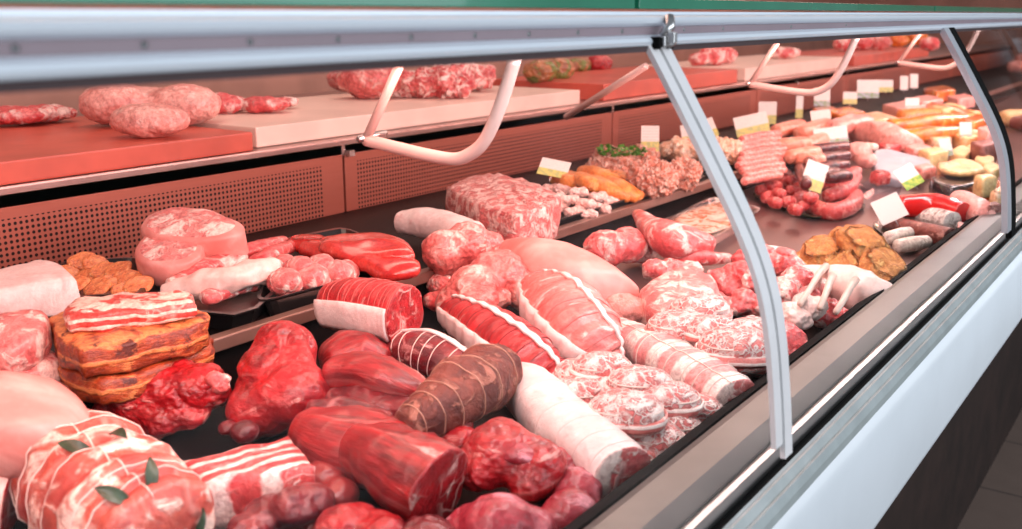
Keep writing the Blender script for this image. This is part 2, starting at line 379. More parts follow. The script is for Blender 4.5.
def strings(L, count, r=.0011, lengthwise=(), lift=.0004, i0=5, i1=None, parent=None, mat=None, name='string', jitter=0):
    """loops of string round a loft, tight on its surface"""
    M = MB(); i1 = i1 or len(L.rings)-6
    for k in range(count):
        i = int(round(i0+(i1-i0)*(k+.5)/count)); rg = L.rings[i]; c = L.ctr[i]
        M.tube([w+(w-c).normalized()*lift for w in rg], r, 5, True)
    for a in lengthwise:
        pts = []
        for i in range(i0-3, i1+4):
            rg = L.rings[i]; j = int(a*len(rg)+jitter*math.sin(i*1.7)) % len(rg); w = rg[j]; pts.append(w+(w-L.ctr[i]).normalized()*lift)
        M.tube(pts, r, 5)
    return M.build(name, mat or STRING, parent)
def blob(parts, base=0.0, amp=.08, sc=16, seed=1, vox=None, rh=.8, fold=.0, smooth=6):
    """soft lump: overlapping ellipsoids fused into one skin; parts = (px, py, radius px[, lift m, sx, sy, sz])"""
    bm = bmesh.new(); rs = []
    if 0 <= base < RISE:
        for q in parts:
            s3 = q[4:7] if len(q) > 6 else (1, 1, rh); p, r = place(q[0], q[1], q[2], s3[2], base, q[3] if len(q) > 3 else 0)
            if p.y+r*s3[1]*.5 > EDGE: base = RISE; break
    for q in parts:
        px, py, rp = q[:3]; dz = q[3] if len(q) > 3 else 0; s3 = q[4:7] if len(q) > 6 else (1, 1, rh)
        p, r = place(px, py, rp, s3[2], base, dz); rs.append(r)
        mt = Matrix.Translation(p) @ Matrix((RIGHT, Vector((-RIGHT.y, RIGHT.x, 0)), Vector((0, 0, 1)))).transposed().to_4x4() @ Matrix.Diagonal((r*s3[0], r*s3[1], r*s3[2], 1))
        bmesh.ops.create_icosphere(bm, subdivisions=3, radius=1.0, matrix=mt)
    me = bpy.data.meshes.new('t'); bm.to_mesh(me); bm.free()
    o = bpy.data.objects.new('t', me); COL.objects.link(o)
    R = max(rs)
    md = o.modifiers.new('r', 'REMESH'); md.mode = 'VOXEL'; md.voxel_size = vox or R/9
    if smooth:
        sm = o.modifiers.new('s', 'SMOOTH'); sm.factor = .5; sm.iterations = smooth
    ss = o.modifiers.new('u', 'SUBSURF'); ss.levels = 1 if R < .035 else 2; ss.render_levels = ss.levels
    dg = bpy.context.evaluated_depsgraph_get(); ev = o.evaluated_get(dg); m2 = ev.to_mesh()
    vs = [v.co.copy() for v in m2.vertices]; ns = [v.normal.copy() for v in m2.vertices]; fs = [tuple(p.vertices) for p in m2.polygons]
    ev.to_mesh_clear(); bpy.data.objects.remove(o); bpy.data.meshes.remove(me)
    out = []
    for v, nn in zip(vs, ns):
        d = amp*R*(1.6*fr(v, sc, seed)+.7*fr(v, sc*3.2, seed+4)+.35*fr(v, sc*7, seed+5, 2))
        if fold: d -= fold*R*max(0, 1-abs(fr(v, sc*.6, seed+20, 2))*7)
        w = v+nn*d
        if w.z < DECK+base+.0008: w.z = DECK+base+.0008+(w.z-DECK-base)*.02
        out.append(w)
    return MB().add(out, fs)
def slab(outline, ztop, thick, amp=.0, sc=20, seed=1, sub=3, round_=.006, tilt=0.0, dome=0.0, roll=0.0, lin=False):
    """cut slab: outline traced at height ztop, given thickness, soft edges; tilt turns its top toward the camera"""
    pts = [P(x, y, ztop) for x, y in outline]
    if max(p.y for p in pts) > EDGE and ztop-thick < RISE:
        ztop = RISE+thick+.001; pts = [P(x, y, ztop) for x, y in outline]
    k = len(pts); sm = []
    for i in range(k):
        for t in range(sub):
            u = t/sub
            a, b, c, d = pts[(i-1) % k], pts[i], pts[(i+1) % k], pts[(i+2) % k]
            sm.append(b.lerp(c, u) if lin else (cr(a, b, c, d, u) if sub > 1 else b))
    c = sum(sm, Vector())/len(sm); n = len(sm); M = MB()
    if tilt:                                # depth so chosen that the tilted face keeps the outline seen in the photo
        d_ = c-CAM; ev = math.atan2(-d_.z, math.hypot(d_.x, d_.y)); hv = Vector((d_.x, d_.y, 0)).normalized()
        k_ = math.sin(ev)/math.sin(ev+math.radians(tilt))
        sm = [c+(p-c)-hv*((p-c).dot(hv)*(1-k_)) for p in sm]
    R = sum((p-c).length for p in sm)/n; rd = min(round_, thick*.45)
    rows = [(.2, 0, 1), (.4, 0, 1), (.6, 0, 1), (.75, 0, 1), (1-1.6*rd/R, 0, 1), (1-.5*rd/R, -rd*.25, 0), (1, -rd, 0), (1.0, -thick*.5, 0), (1, -thick+rd, 0), (1-.5*rd/R, -thick+rd*.25, 0), (1-1.6*rd/R, -thick, 0), (.5, -thick, 0)]
    vs = []; fs = []; mi = []
    for s_, dz, top in rows:
        for p in sm:
            w = c+(p-c)*s_+Vector((0, 0, dz))
            if top and dome: w.z += dome*(1-s_*s_)
            if amp:
                dn = Vector((fr(w, sc, seed), fr(w, sc, seed+3), fr(w, sc, seed+6)))*amp
                w = w+dn
            vs.append(w)
    for i in range(len(rows)-1):
        fs += [(i*n+j, i*n+(j+1) % n, (i+1)*n+(j+1) % n, (i+1)*n+j) for j in range(n)]; mi += [0 if i < 4 else 1]*n
    fs.append(tuple(range(n))); mi.append(0); fs.append(tuple(range((len(rows)-1)*n, len(rows)*n))); mi.append(1)
    if tilt or roll:
        hr = Vector((RIGHT.x, RIGHT.y, 0)).normalized(); hf = Vector((-hr.y, hr.x, 0))
        rm = Matrix.Rotation(math.radians(tilt), 3, hr) @ Matrix.Rotation(math.radians(roll), 3, hf); lo = min(v.z for v in vs)
        vs = [c+rm @ (v-c) for v in vs]
    M.add(vs, fs); M.mi = mi
    return M
def on(objs, px, py):
    """where the sight line through a pixel meets one of these objects"""
    best = None; bpy.context.view_layer.update()
    d = ray(px, py).normalized()
    for o in (objs if isinstance(objs, (list, tuple)) else [objs]):
        bv = BVHTree.FromPolygons([o.matrix_world @ v.co for v in o.data.vertices], [tuple(p.vertices) for p in o.data.polygons])
        h = bv.ray_cast(CAM, d)
        if h[0] is not None and (best is None or h[3] < best[2]): best = (h[0], h[1], h[3])
    return best
def tagt(o, label, cat, group=None): return thing_props(o, label, cat, group)
def B(name, mat, label, cat, parts, group=None, **kw): return tagt(blob(parts, **kw).build(name, mat), label, cat, group)
def L(name, mat, label, cat, pts, group=None, **kw): return tagt(loft(pts, **kw).build(name, mat), label, cat, group)
def SL(name, mat, label, cat, outline, ztop, thick, group=None, **kw): return tagt(slab(outline, ztop, thick, **kw).build(name, mat), label, cat, group)
# ------------------------------------------------------------------ the room
def struct(name, mb, mat, **kw):
    o = mb.build(name, mat, smooth=False, **kw); o['kind'] = 'structure'; return o
struct('floor', MB().box((-2, -2.5, -.05), (12, 4.2, 0)), FLOORM)
struct('wall_back', MB().box((-2, 3.4, 0), (12, 3.5, 3.0)), WALLM)
struct('wall_right', MB().box((11.5, -2.5, 0), (11.6, 3.4, 3.0)), WALLM)

# ------------------------------------------------------------------ the refrigerated display counter
XL, XR = -.6, 9.5
XJ = .846; PITCH = 1.152
XJS = [XJ-PITCH, XJ, XJ+PITCH, XJ+2*PITCH]
counter = root('display_counter', (1.0, .9, 0), 'long refrigerated meat display counter with steel deck, white bumper and perforated back panels', 'counter')
DZ = DECK
GY = 1.5
MB().box((1.48, .432, DZ-.03), (XR, 1.02, DZ)).build('deck', DECKM, counter, smooth=False)
MB().box((XL, .432, DZ-.03), (1.478, 1.02, DZ)).build('deck', TRAYM, counter, smooth=False)
MB().box((XL, 1.02, DZ-.03), (XR, GY+.02, DZ+RISE)).build('raised_deck', TRAYM, counter, smooth=False, bevel=.004)
MB().box((XL, 1.000, DZ+RISE-.006), (XR, 1.0195, DZ+RISE+.012)).build('divider', DIVM, counter, smooth=False, bevel=.002)
MB().extrude_x([(.432, DZ-.02), (.432, DZ+.004), (.414, DZ+.030), (.394, DZ+.046), (.381, DZ+.0535), (.379, DZ+.03), (.41, DZ-.02)], XL, XR).build('inner_seal', RUBBER, counter, smooth=False)
sz = DZ+.045
MB().extrude_x([(.378, sz-.02), (.378, sz+.0085), (.370, sz+.010), (.338, sz+.010), (.318, sz+.004), (.318, sz-.02)], XL, XR).build('sill', SILL, counter, smooth=False, bevel=.0015)
MB().extrude_x([(.318, sz-.02), (.318, sz+.002), (.312, sz+.006), (.306, sz+.006), (.304, sz-.004), (.304, sz-.02)], XL, XR).build('glass_channel', STEEL, counter, smooth=False)
MB().extrude_x([(.2945, sz-.03), (.2945, sz-.006), (.292, sz-.008), (.288, sz-.006), (.283, sz-.014), (.279, sz-.012), (.275, sz-.02), (.275, sz-.03)], XL, XR).build('channel_trim', GREYP, counter, smooth=False)
zt = sz-.024
MB().extrude_x([(.300, zt), (.286, zt), (.277, zt-.008), (.270, zt-.03), (.266, zt-.08), (.266, zt-.15), (.271, zt-.165), (.285, zt-.172), (.30, zt-.172)], XL, XR).build('white_bumper', PANEL, counter, smooth=True)
MB().box((XL, .42, 0), (XR, GY, DZ-.03)).build('plinth', PLINTH, counter, smooth=False)
MB().box((XL, .30, DZ-.16), (XR, .42, DZ-.03)).build('front_beam', PLINTH, counter, smooth=False)
MB().extrude_x([(.3035, sz-.03), (.3035, sz-.008), (.295, sz-.008), (.295, sz-.03)], XL, XR).build('outer_gasket', RUBBER, counter, smooth=False)
# top rail: rounded aluminium extrusion with a groove that holds the screws
zy = lambda py: PY(0, py, .432).z
rp = [(.50, zy(93)), (.440, zy(93)), (.434, zy(90)), (.431, zy(84)), (.4285, zy(79)), (.427, zy(72)), (.4285, zy(65)), (.4325, zy(60.5)), (.4345, zy(58)), (.4345, zy(41)), (.4315, zy(38)), (.428, zy(33)), (.4272, zy(27)), (.429, zy(21)), (.434, zy(17)), (.441, zy(15)), (.441, zy(9)), (.50, zy(9))]
rail = MB().extrude_x(rp, XL, XR).build('top_rail', RAILM, counter, smooth=False)
def screw_at(px):
    p = PY(px, 48-px*.02, .4345)
    m = MB(); zc = zy(49)
    for r0, y0, y1 in ((.0022, .4349, .4332), (.0013, .4332, .4327)):
        n = 12; v = [(p.x+math.cos(6.283*k/n)*r0, y0, zc+math.sin(6.283*k/n)*r0) for k in range(n)]+[(p.x+math.cos(6.283*k/n)*r0*.9, y1, zc+math.sin(6.283*k/n)*r0*.9) for k in range(n)]
        m.add(v, [(k, (k+1) % n, n+(k+1) % n, n+k) for k in range(n)]+[tuple(range(n, 2*n))])
    o = m.build('screw', SCREW, counter); o.parent = rail; o.location = (0, 0, 0); return o
rail.location = (0, 0, 0)
def subpart(mb, name, mat):
    o = mb.build(name, mat, counter, smooth=False); o.parent = rail
    for v in o.data.vertices: v.co += counter.location
    rail_off = counter.location
    for v in o.data.vertices: v.co -= rail_off
    return o
subpart(MB().extrude_x([(.4344, zy(58)), (.4337, zy(57.5)), (.4337, zy(41.5)), (.4344, zy(41))], XL, XR), 'reflection_strip', GROOVE_REFL)  # dark reflection in the groove, put in as a mauve strip
subpart(MB().extrude_x([(.4325, zy(93.4)), (.4325, zy(85)), (.4300, zy(84)), (.4285, zy(81)), (.4295, zy(88)), (.4300, zy(93.4))], XL, XR), 'lower_lip', LIP)
for px in (14, 143, 249, 337, 410, 474, 528, 577, 621, 683, 722, 790, 845): screw_at(px)
# perforated back panels with plain margins
z0 = DZ+RISE
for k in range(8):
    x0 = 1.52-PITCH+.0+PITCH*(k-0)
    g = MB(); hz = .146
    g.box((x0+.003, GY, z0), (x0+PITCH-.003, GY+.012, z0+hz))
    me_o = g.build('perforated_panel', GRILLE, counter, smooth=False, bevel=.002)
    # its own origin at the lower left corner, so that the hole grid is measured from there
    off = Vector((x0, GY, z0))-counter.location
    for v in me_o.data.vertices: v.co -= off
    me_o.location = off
MB().box((XL, GY+.012, z0), (XR, GY+.05, z0+.12)).build('back_liner', RUBBER, counter, smooth=False)

wt = root('back_worktop', (1.5, 1.8, 0), 'long metal service worktop behind and above the meat counter', 'worktop')
zs0, zs1 = PY(0, 211, GY).z, PY(0, 187, GY).z
MB().box((XL, GY, zs0), (XR, 2.5, zs1)).build('top', WORKT, wt, smooth=False, bevel=.004)
MB().box((XL, GY+.06, 0), (XR, 2.45, zs0)).build('cabinet', PLINTH, wt, smooth=False)
for px in (348, 790):
    p = PY(px, 160, GY)
    MB().box((p.x-.008, GY-.013, z0+.12), (p.x+.008, GY-.001, zs0+.012)).build('support_post', STEEL, wt, smooth=False)

# glass: profile of the curved front pane read on the near joint
prof = [PX(x, y, XJ) for x, y in ((650, 50), (668, 85), (690, 129), (713, 176), (734, 220), (751, 262), (762, 302), (768, 342), (771, 380), (773, 415), (774, 446))]
prof = [(p.y, p.z) for p in prof]
def sweep(pr, x0, x1, th, off=0.0):
    n = len(pr); o_ = []; i_ = []
    for k in range(n):
        a = Vector(pr[max(0, k-1)]); b = Vector(pr[min(n-1, k+1)]); t = (b-a).normalized(); nn = Vector((-abs(t.y), -t.x*(1 if t.y < 0 else -1)))
        nn = Vector((t.y, -t.x)); 
        if nn.x > 0: nn = -nn
        o_.append(Vector(pr[k])+nn*(off+th)); i_.append(Vector(pr[k])+nn*off)
    M = MB()
    vs = []
    for x in (x0, x1):
        vs += [(x, q.x, q.y) for q in o_]+[(x, q.x, q.y) for q in i_]
    fs = []
    for k in range(n-1):
        fs += [(k, k+1, 2*n+k+1, 2*n+k), (n+k, 3*n+k, 3*n+k+1, n+k+1), (k, n+k, n+k+1, k+1), (2*n+k, 2*n+k+1, 3*n+k+1, 3*n+k)]
    fs += [(0, 2*n, 3*n, n), (n-1, 2*n-1, 4*n-1, 3*n-1)]
    return M.add(vs, fs)
def smooth_prof(pr, k=4):
    pr = [Vector(p) for p in pr]; out = []
    for i in range(len(pr)-1):
        for t in range(k): out.append(cr(pr[max(0, i-1)], pr[i], pr[i+1], pr[min(len(pr)-1, i+2)], t/k))
    return [tuple(p) for p in out]+[tuple(pr[-1])]
prof = smooth_prof(prof)
gl = ['curved front glass pane left of the near joint', 'curved front glass pane between the two joints', 'curved front glass pane right of the far joint']
for k in range(3):
    o = sweep(prof, XJS[k]+.004, XJS[k+1]-.004, .005).build('front_glass', GLASS if k < 2 else GLASSF)
    tagt(o, gl[k], 'glass', 'curved front glass panes')
JST = flat('joint_steel', (.66, .68, .74, 1), .35, .5, 0, .05)
for k, lab in ((1, 'pale plastic joint strip of the front glass nearest the camera'), (2, 'metal edged glass joint strip at the far right end')):
    x = XJS[k]; j = root('glass_joint', (x, prof[-1][0], prof[-1][1]), lab, 'joint strip', 'joint strips between the glass panes')
    ma, mb_ = (PLAST, PLAST) if k == 1 else (JST, RUBBER)
    wd = 1.25 if k == 1 else 2.6
    sweep(prof[:-1], x-.0165*wd, x-.004, .004*wd, .005).build('strip', ma, j, smooth=False)
    last = prof[-1]; ext = prof+[(last[0]-.001, last[1]-.012)]
    sweep(ext, x+.002, x+.0165*wd, .004*wd, .005).build('strip', mb_, j, smooth=False)
    sweep(prof, x-.004, x+.002, .002, .004).build('seal', GREYP, j, smooth=False)
    # hinge clip on the rail
    if k == 1:
        hx = PY(662, 36, .426).x
        c = MB(); c.box((hx-.010, .418, zy(84)), (hx+.010, .4275, zy(60))); c.box((hx-.004, .412, zy(78)), (hx+.004, .419, zy(52)))
        c.build('hinge_clip', STEEL, j, smooth=False, bevel=.0015)
        c = MB(); c.tube([(hx-.002, .424, zy(60)), (hx+.004, .420, zy(40)), (hx+.009, .424, zy(20))], .0048, 8)
        c.build('hinge_lever', STEEL, j)
        for sx in (-1, 1):
            c = MB(); c.box((hx+sx*.013-.0025, .421, zy(88)), (hx+sx*.013+.0025, .431, zy(62))); c.build('rubber_stop', RUBBER, j, smooth=False, bevel=.001)
# glass shelf on the rail with its green edge
zg = PY(0, 3.5, .452).z
for k in range(3):
    o = MB().box((XJS[k]+.004, .452, zg), (XJS[k+1]-.004, .70, zg+.010)).build('glass_shelf', GREENG, smooth=False, bevel=.001)
    tagt(o, ['green edged glass top shelf over the left pane', 'green edged glass top shelf over the middle pane', 'green edged glass top shelf over the far right pane'][k], 'glass shelf', 'green glass top shelves')

# bent tube brackets inside the case
for k, lab in enumerate(('bent steel tube bracket inside the left case section', 'bent steel tube bracket behind the near glass joint, in the middle section', 'bent steel tube bracket in the far right section')):
    x = .85+PITCH*k
    b = root('tube_bracket', (x, .62, 1.20), lab, 'bracket', 'bent tube brackets under the rail')
    pts = []
    hook = [PX(515, 58, .85), PX(505, 92, .85), PX(494, 122, .85), PX(483, 143, .85), PX(470, 154, .85), PX(455, 159, .85), PX(430, 155.5, .85), PX(398, 148, .85), PX(366, 140, .85)]
    hook = [Vector((x, p.y, p.z)) for p in hook]
    hk = []
    for i in range(len(hook)-1):
        for t in range(4): hk.append(cr(hook[max(0, i-1)], hook[i], hook[i+1], hook[min(len(hook)-1, i+2)], t/4))
    hk.append(hook[-1])
    MB().tube(hk, .0072, 10).build('bent_tube', TUBE, b)
    back = [Vector((x, p.y, p.z)) for p in (PX(366, 140, .85), PX(383, 102, .85), PX(399, 66, .85))]
    MB().tube(back, .0055, 10).build('tube_reflection', TUBE, b)  # reflection of the bent tube in the glass, built as a thin solid rod
    e = hook[-1]
    MB().tube([e+Vector((-.012, 0, .002)), e+Vector((.04, .006, .004))], .004, 8).build('cross_pin', STEEL, b)
for a, c, lab in (((566, 117), (646, 66), 'slanting glass pane edge behind the near joint, built as a thin rod'),):
    p, q = PY(*a, 1.30), PY(*c, 1.02)
    tagt(MB().tube([p, q], .008, 8).build('pane_edge', TUBE), lab, 'rod')  # edge of a glass pane, drawn as a rod

# ------------------------------------------------------------------ boards and meat on the worktop
def board(xa, xb, y0, y1, th, mat, label, zb=None):
    zb = zs1+.0008 if zb is None else zb
    o = MB().box((xa, y0, zb), (xb, y1, zb+th)).build('cutting_board', mat, smooth=False, bevel=.003)
    return tagt(o, label, 'cutting board', 'cutting boards on the worktop')
bx = PY(253, 140, 1.505).x
board(.0, bx, 1.505, 2.05, .036, BOARDR, 'red cutting board at the left end of the worktop')
b2 = PY(580, 100, 1.53).x
board(bx+.03, b2, 1.53, 2.0, .040, BOARDW, 'long pale cutting board above the first bracket')
b3 = PY(690, 95, 1.55).x
board(b2+.12, b3+.35, 1.52, 1.95, .05, BOARDR, 'thick red brown cutting board behind the near glass joint')
board(b3+.45, b3+1.75, 1.53, 1.98, .05, BOARDW, 'pale wooden cutting board beyond the near glass joint')
board(b3+1.85, b3+3.4, 1.53, 1.98, .05, BOARDR, 'red brown cutting board at the far right of the worktop')
WZ = zs1-DECK+.037
def upper(name, mat, label, parts, seed=1, z=None, **kw):
    return B(name, mat, label, 'meat', parts, 'cuts waiting on the cutting boards', base=WZ if z is None else z, seed=seed, **kw)
upper('pork_reflection', HAM, 'pale pink glass reflection of leg steaks, modelled as a solid lump on the red board', [(115, 104, 36, 0, 1.0, .9, .6), (150, 120, 34, 0, 1.2, .9, .5), (185, 104, 34, 0, 1.1, .9, .6), (150, 105, 30, 0, 1.2, .9, .6)], 3, amp=.035)  # steaks mirrored in the glass, built as a solid lump
upper('trimmed_pork', PORKR, 'redder trimmed pork piece at the right end of the red board', [(222, 104, 18, 0, 1.2, 1, .6), (236, 104, 14, 0, 1, 1, .6)], 4)
upper('cured_slab', PORKR, 'flat red piece of meat at the back of the red board', [(10, 116, 24, 0, 1.6, 1, .4), (45, 113, 22, 0, 1.5, 1, .4)], 5)
upper('pork_neck', PORKR, 'red pork piece on the pale board behind the red one', [(265, 104, 17, 0, 1.5, 1, .5), (285, 102, 13, 0, 1.2, 1, .5)], 6, z=WZ+.004)
upper('pork_shoulder', PORK, 'pale pork shoulder piece left on the long pale board', [(370, 80, 26, 0, 1.3, 1, .7), (350, 78, 20, 0, 1.2, 1, .7)], 8, z=WZ+.004)
upper('pork_trimmings', FATTY, 'heap of pink trimmings on the long pale board', [(425, 82, 22, 0, 1.2, 1, .7), (450, 80, 22, 0, 1.2, 1, .8), (472, 77, 20, 0, 1.2, 1, .7), (408, 84, 18, 0, 1.2, 1, .7)], 9, z=WZ+.004, amp=.2)
upper('herbed_roast', BROWNB, 'brown herb coated roast on the worktop left of the joint', [(540, 72, 15, 0, 1.2, 1, .8), (556, 69, 15, 0, 1.2, 1, .8)], 10, z=WZ+.004)
upper('green_crusted_roast', BROWNB, 'second herb coated roast beside the red piece', [(577, 66, 11, 0, 1.0, 1, .8), (575, 66, 10, 0, 1.0, 1, .8)][:1]+[(582, 65, 10, 0, 1, 1, .8)], 11, z=WZ)
upper('beef_piece', BEEF, 'bright red piece of meat just left of the joint on the worktop', [(597, 64, 11, 0, 1.0, 1, .8), (603, 63.5, 10, 0, 1.0, 1, .8)], 12, z=WZ)
upper('veal_piece', PORKR, 'pink red cut on the board just right of the near joint', [(712, 56, 12, 0, 1.3, 1, .8), (724, 55, 11, 0, 1.3, 1, .8), (700, 59, 10, 0, 1.2, 1, .7)], 13, z=WZ+.012)
upper('pale_cut', FATTY, 'pale cut on the wooden board beyond the near joint', [(782, 53, 9, 0, 1.6, 1, .7), (786, 52.8, 9, 0, 1.6, 1, .7)], 14, z=WZ+.012)
for i, (x, y, r, m_) in enumerate(((845, 44, 9, FATTY), (862, 42, 9, PORKR), (880, 42, 9, PORK), (898, 40, 8, HAMO), (917, 38, 8, HAMO), (930, 44, 8, PORKR))):
    upper('joint_of_meat', m_, ['first pale joint from the left on the far right board', 'red joint second on the far right board', 'pink joint third on the far right board', 'orange glazed joint on the far right board', 'orange glazed joint last but one on the far right board', 'red joint beside the far glass joint on the board'][i], [(x, y, r, 0, 1.3, 1, .9)], 20+i, z=WZ+.012)
# ------------------------------------------------------------------ front left: pork, bacon, beef
GB = 'beef cuts piled on the front deck'
# rolled roast with bay leaves
bl = loft([(58, 452, 44), (86, 476, 61), (118, 506, 68), (152, 532, 64)], rh=.92, n=44, m=46, amp=.05, sc=22, ridges=(9, .17), seed=3, capdeep=.5)
rt = root('rolled_roast', P(115, 529), 'pink rolled pork roast tied with string and topped with bay leaves', 'roast')
body = bl.build('meat', ROASTP, rt)
strings(bl, 9, .0007, (.23,), parent=rt, lift=.0006, i0=4)
bpy.context.view_layer.update()
def leaf(o, px, py, ang, ln, parent):
    h = on(o, px, py)
    if not h: return
    c, nn = h[0]+h[1]*.0035, h[1]
    a = (RIGHT*math.cos(ang)-DOWN*math.sin(ang)); a = (a-nn*a.dot(nn)).normalized(); b = nn.cross(a)
    M = MB(); vs = []; K = 9
    for i in range(K):
        t = i/(K-1); w = ln*.2*math.sin(math.pi*t)**.8*(1-.25*t)
        q = c+a*ln*(t-.5)+nn*(.002*math.sin(math.pi*t)-.010*(t-.5)**2/.25*.3)
        for s_ in (-1, -.5, 0, .5, 1): vs.append(q+b*w*s_+nn*(.0018*abs(s_)))
    fs = [(i*5+j, i*5+j+1, (i+1)*5+j+1, (i+1)*5+j) for i in range(K-1) for j in range(4)]
    nv = len(vs); vs2 = [v-nn*.0007 for v in vs]
    M.add(vs+vs2, fs+[tuple(reversed([nv+i for i in f])) for f in fs])
    M.build('bay_leaf', LEAF, parent)
for x, y, a, l_ in ((77, 450, -.25, .034), (119, 438, -1.1, .034), (149, 476, 1.4, .032), (114, 497, -.35, .034), (194, 525, .6, .03), (132, 420, -.6, .016)):
    leaf(body, x, y, a, l_, rt)
L('fat_joint', SKIN, 'smooth pale pink pork joint with skin at the far left, behind the bay leaf roast', 'pork', [(-40, 428, 60), (8, 424, 60), (50, 438, 48), (84, 462, 22)], rh=.85, amp=.03, sc=10, seed=4)
t = loft([(-60, 492, 46), (-20, 493, 44), (14, 496, 38)], caps='rf', rh=.95, amp=.03, seed=5)
tagt(t.build('boned_joint', [RIND, CUTB]), 'dark red cut end of a boned joint cropped by the left edge', 'roast')
SL('pork_chop', PORKC, 'upper pink pork chop at the left edge, under the white fat slab', 'pork chop', [(-25, 322), (5, 311), (40, 309), (48, 318), (44, 332), (20, 346), (-25, 350)], RISE+.075, .034, amp=.006, dome=.006, tilt=12, seed=2, group='pork chops at the left edge')
SL('pork_chop', PORKC, 'lower pink pork chop at the left edge, beside the smoked bacon', 'pork chop', [(-25, 348), (10, 345), (36, 338), (54, 348), (57, 358), (40, 368), (10, 374), (-25, 378)], RISE+.040, .036, amp=.006, dome=.004, tilt=8, seed=7, group='pork chops at the left edge')
SL('fat_slab', WHITE, 'thick white slab of back fat at the left edge below the grille', 'back fat', [(-40, 276), (12, 266), (43, 259), (62, 264), (79, 278), (40, 284), (-40, 296)], RISE+.062, .050, amp=.004, sub=6, lin=True, round_=.005, dome=.004, seed=6)
tr = root('black_tray', P(95, 300, RISE), 'black tray under the crackling slices behind the smoked bacon', 'tray', 'black meat trays')
def tray(r, pts, h, base, mat=BLACK, wall=.004, name='body'):
    """open tray: rim corners traced at the rim height"""
    top = [P(x, y, base+h) for x, y in pts]; c = sum(top, Vector())/len(top); n = len(top)
    # rounded corners
    ring = []
    for i in range(n):
        a, b, d = top[i-1], top[i], top[(i+1) % n]
        for t in (0, .25, .5, .75, 1):
            p0 = b+(a-b)*.16; p1 = b+(d-b)*.16
            ring.append((p0*(1-t)+b*t)*(1-t)+(b*(1-t)+p1*t)*t)
    for q in ring: q.y = max(q.y, 1.0225) if base >= RISE else min(q.y, .985)
    m = len(ring); zb = DECK+base+.001; M = MB(); vs = []
    def rw(s_, z): return [Vector((c.x+(p.x-c.x)*s_, c.y+(p.y-c.y)*s_, z)) for p in ring]
    zt_ = DECK+base+h
    for s_, z in ((.86, zb), (.97, zt_-.003), (1.04, zt_), (1.04, zt_+.002), (.975, zt_+.002), (.85, zb+.003)): vs += rw(s_, z)
    fs = [(i*m+j, i*m+(j+1) % m, (i+1)*m+(j+1) % m, (i+1)*m+j) for i in range(5) for j in range(m)]+[tuple(range(m-1, -1, -1)), tuple(range(5*m, 6*m))]
    M.add(vs, fs); o = M.build(name, mat, None if r is None else r, smooth=False, bevel=0)
    return o
def tray_thing(label, pts, h, base, mat=BLACK, group='black meat trays', name='black_tray', cat='tray'):
    o = tray(None, pts, h, base, mat, name=name); return tagt(o, label, cat, group)
bpy.data.objects.remove(tr)
tray_thing('black tray under the crackling slices behind the smoked bacon', [(40, 300), (150, 292), (140, 258), (62, 262)], .02, RISE)
rnd = random.Random(5)
chips = [(66, 272), (80, 264), (95, 262), (88, 274), (104, 270), (118, 268), (110, 281), (128, 276), (74, 283), (96, 286), (138, 284), (84, 257+3), (124, 288)]
for i, (x, y) in enumerate(chips):
    r = 12+rnd.random()*3
    ol = [(x+r*1.1*math.cos(a)*(1+.12*math.sin(3*a+i)), y+r*.62*math.sin(a)) for a in [k*math.pi/4 for k in range(8)]]
    SL('crackling_slice', CHIP, 'thin orange slice in the heap of crackling behind the smoked bacon', 'crackling', ol, RISE+.028+.006*(i % 3), .006, amp=.003, round_=.003, tilt=18+10*rnd.random(), roll=rnd.uniform(-14, 14), group='crackling slices', seed=i+1)
# smoked bacon stack
def bacon(label, ol, zt_, th, seed, mats):
    o = slab(ol, zt_, th, amp=.005, sc=34, seed=seed, round_=.005, dome=.003, sub=5, lin=True).build('bacon_slab', mats)
    return tagt(o, label, 'bacon', 'slabs in the bacon stack')
bacon('orange smoked bacon slab at the bottom of the stack', [(58, 366), (72, 374), (100, 383), (150, 372), (212, 347), (213, 338), (190, 334), (80, 352)], RISE+.030, .029, 3, [SMOKE, SMOKE])
bacon('thick orange smoked bacon slab in the middle of the stack', [(49, 318), (55, 334), (80, 349), (130, 340), (180, 328), (208, 318), (207, 311), (190, 304), (70, 308)], RISE+.070, .036, 5, [SMOKE, SMOKE])
bacon('streaky red and white bacon slab topping the smoked stack', [(62, 307), (66, 315), (95, 313), (130, 309), (197, 302), (194, 292), (150, 290), (82, 296)], RISE+.094, .022, 8, [BACON, BACON])
B('beef_chunk', BEEF, 'bright red beef piece with a ragged fat end, right of the pale skin joint', 'beef', [(116, 412, 24), (138, 400, 32, .01), (160, 390, 36, .015), (182, 386, 34, .02), (204, 388, 28, .024), (160, 422, 22), (190, 416, 20, .005)], GB, amp=.09, fold=.07, seed=11, smooth=12)
B('fat_scrap', FATTY, 'ragged pale fat scrap hanging on the red beef piece', 'fat', [(214, 378, 9, .06), (221, 386, 9, .05), (226, 378, 7, .06), (205, 402, 7, .05)][:3], amp=.35, seed=12)
B('beef_chunk', BEEF, 'large upright bright red beef piece below the tray of pork cubes', 'beef', [(284, 350, 33, .04, 1, 1, 1), (276, 374, 43, .02), (290, 394, 42, .01), (264, 408, 36), (306, 404, 30), (250, 426, 20)], GB, amp=.06, fold=.10, seed=14, sc=12)
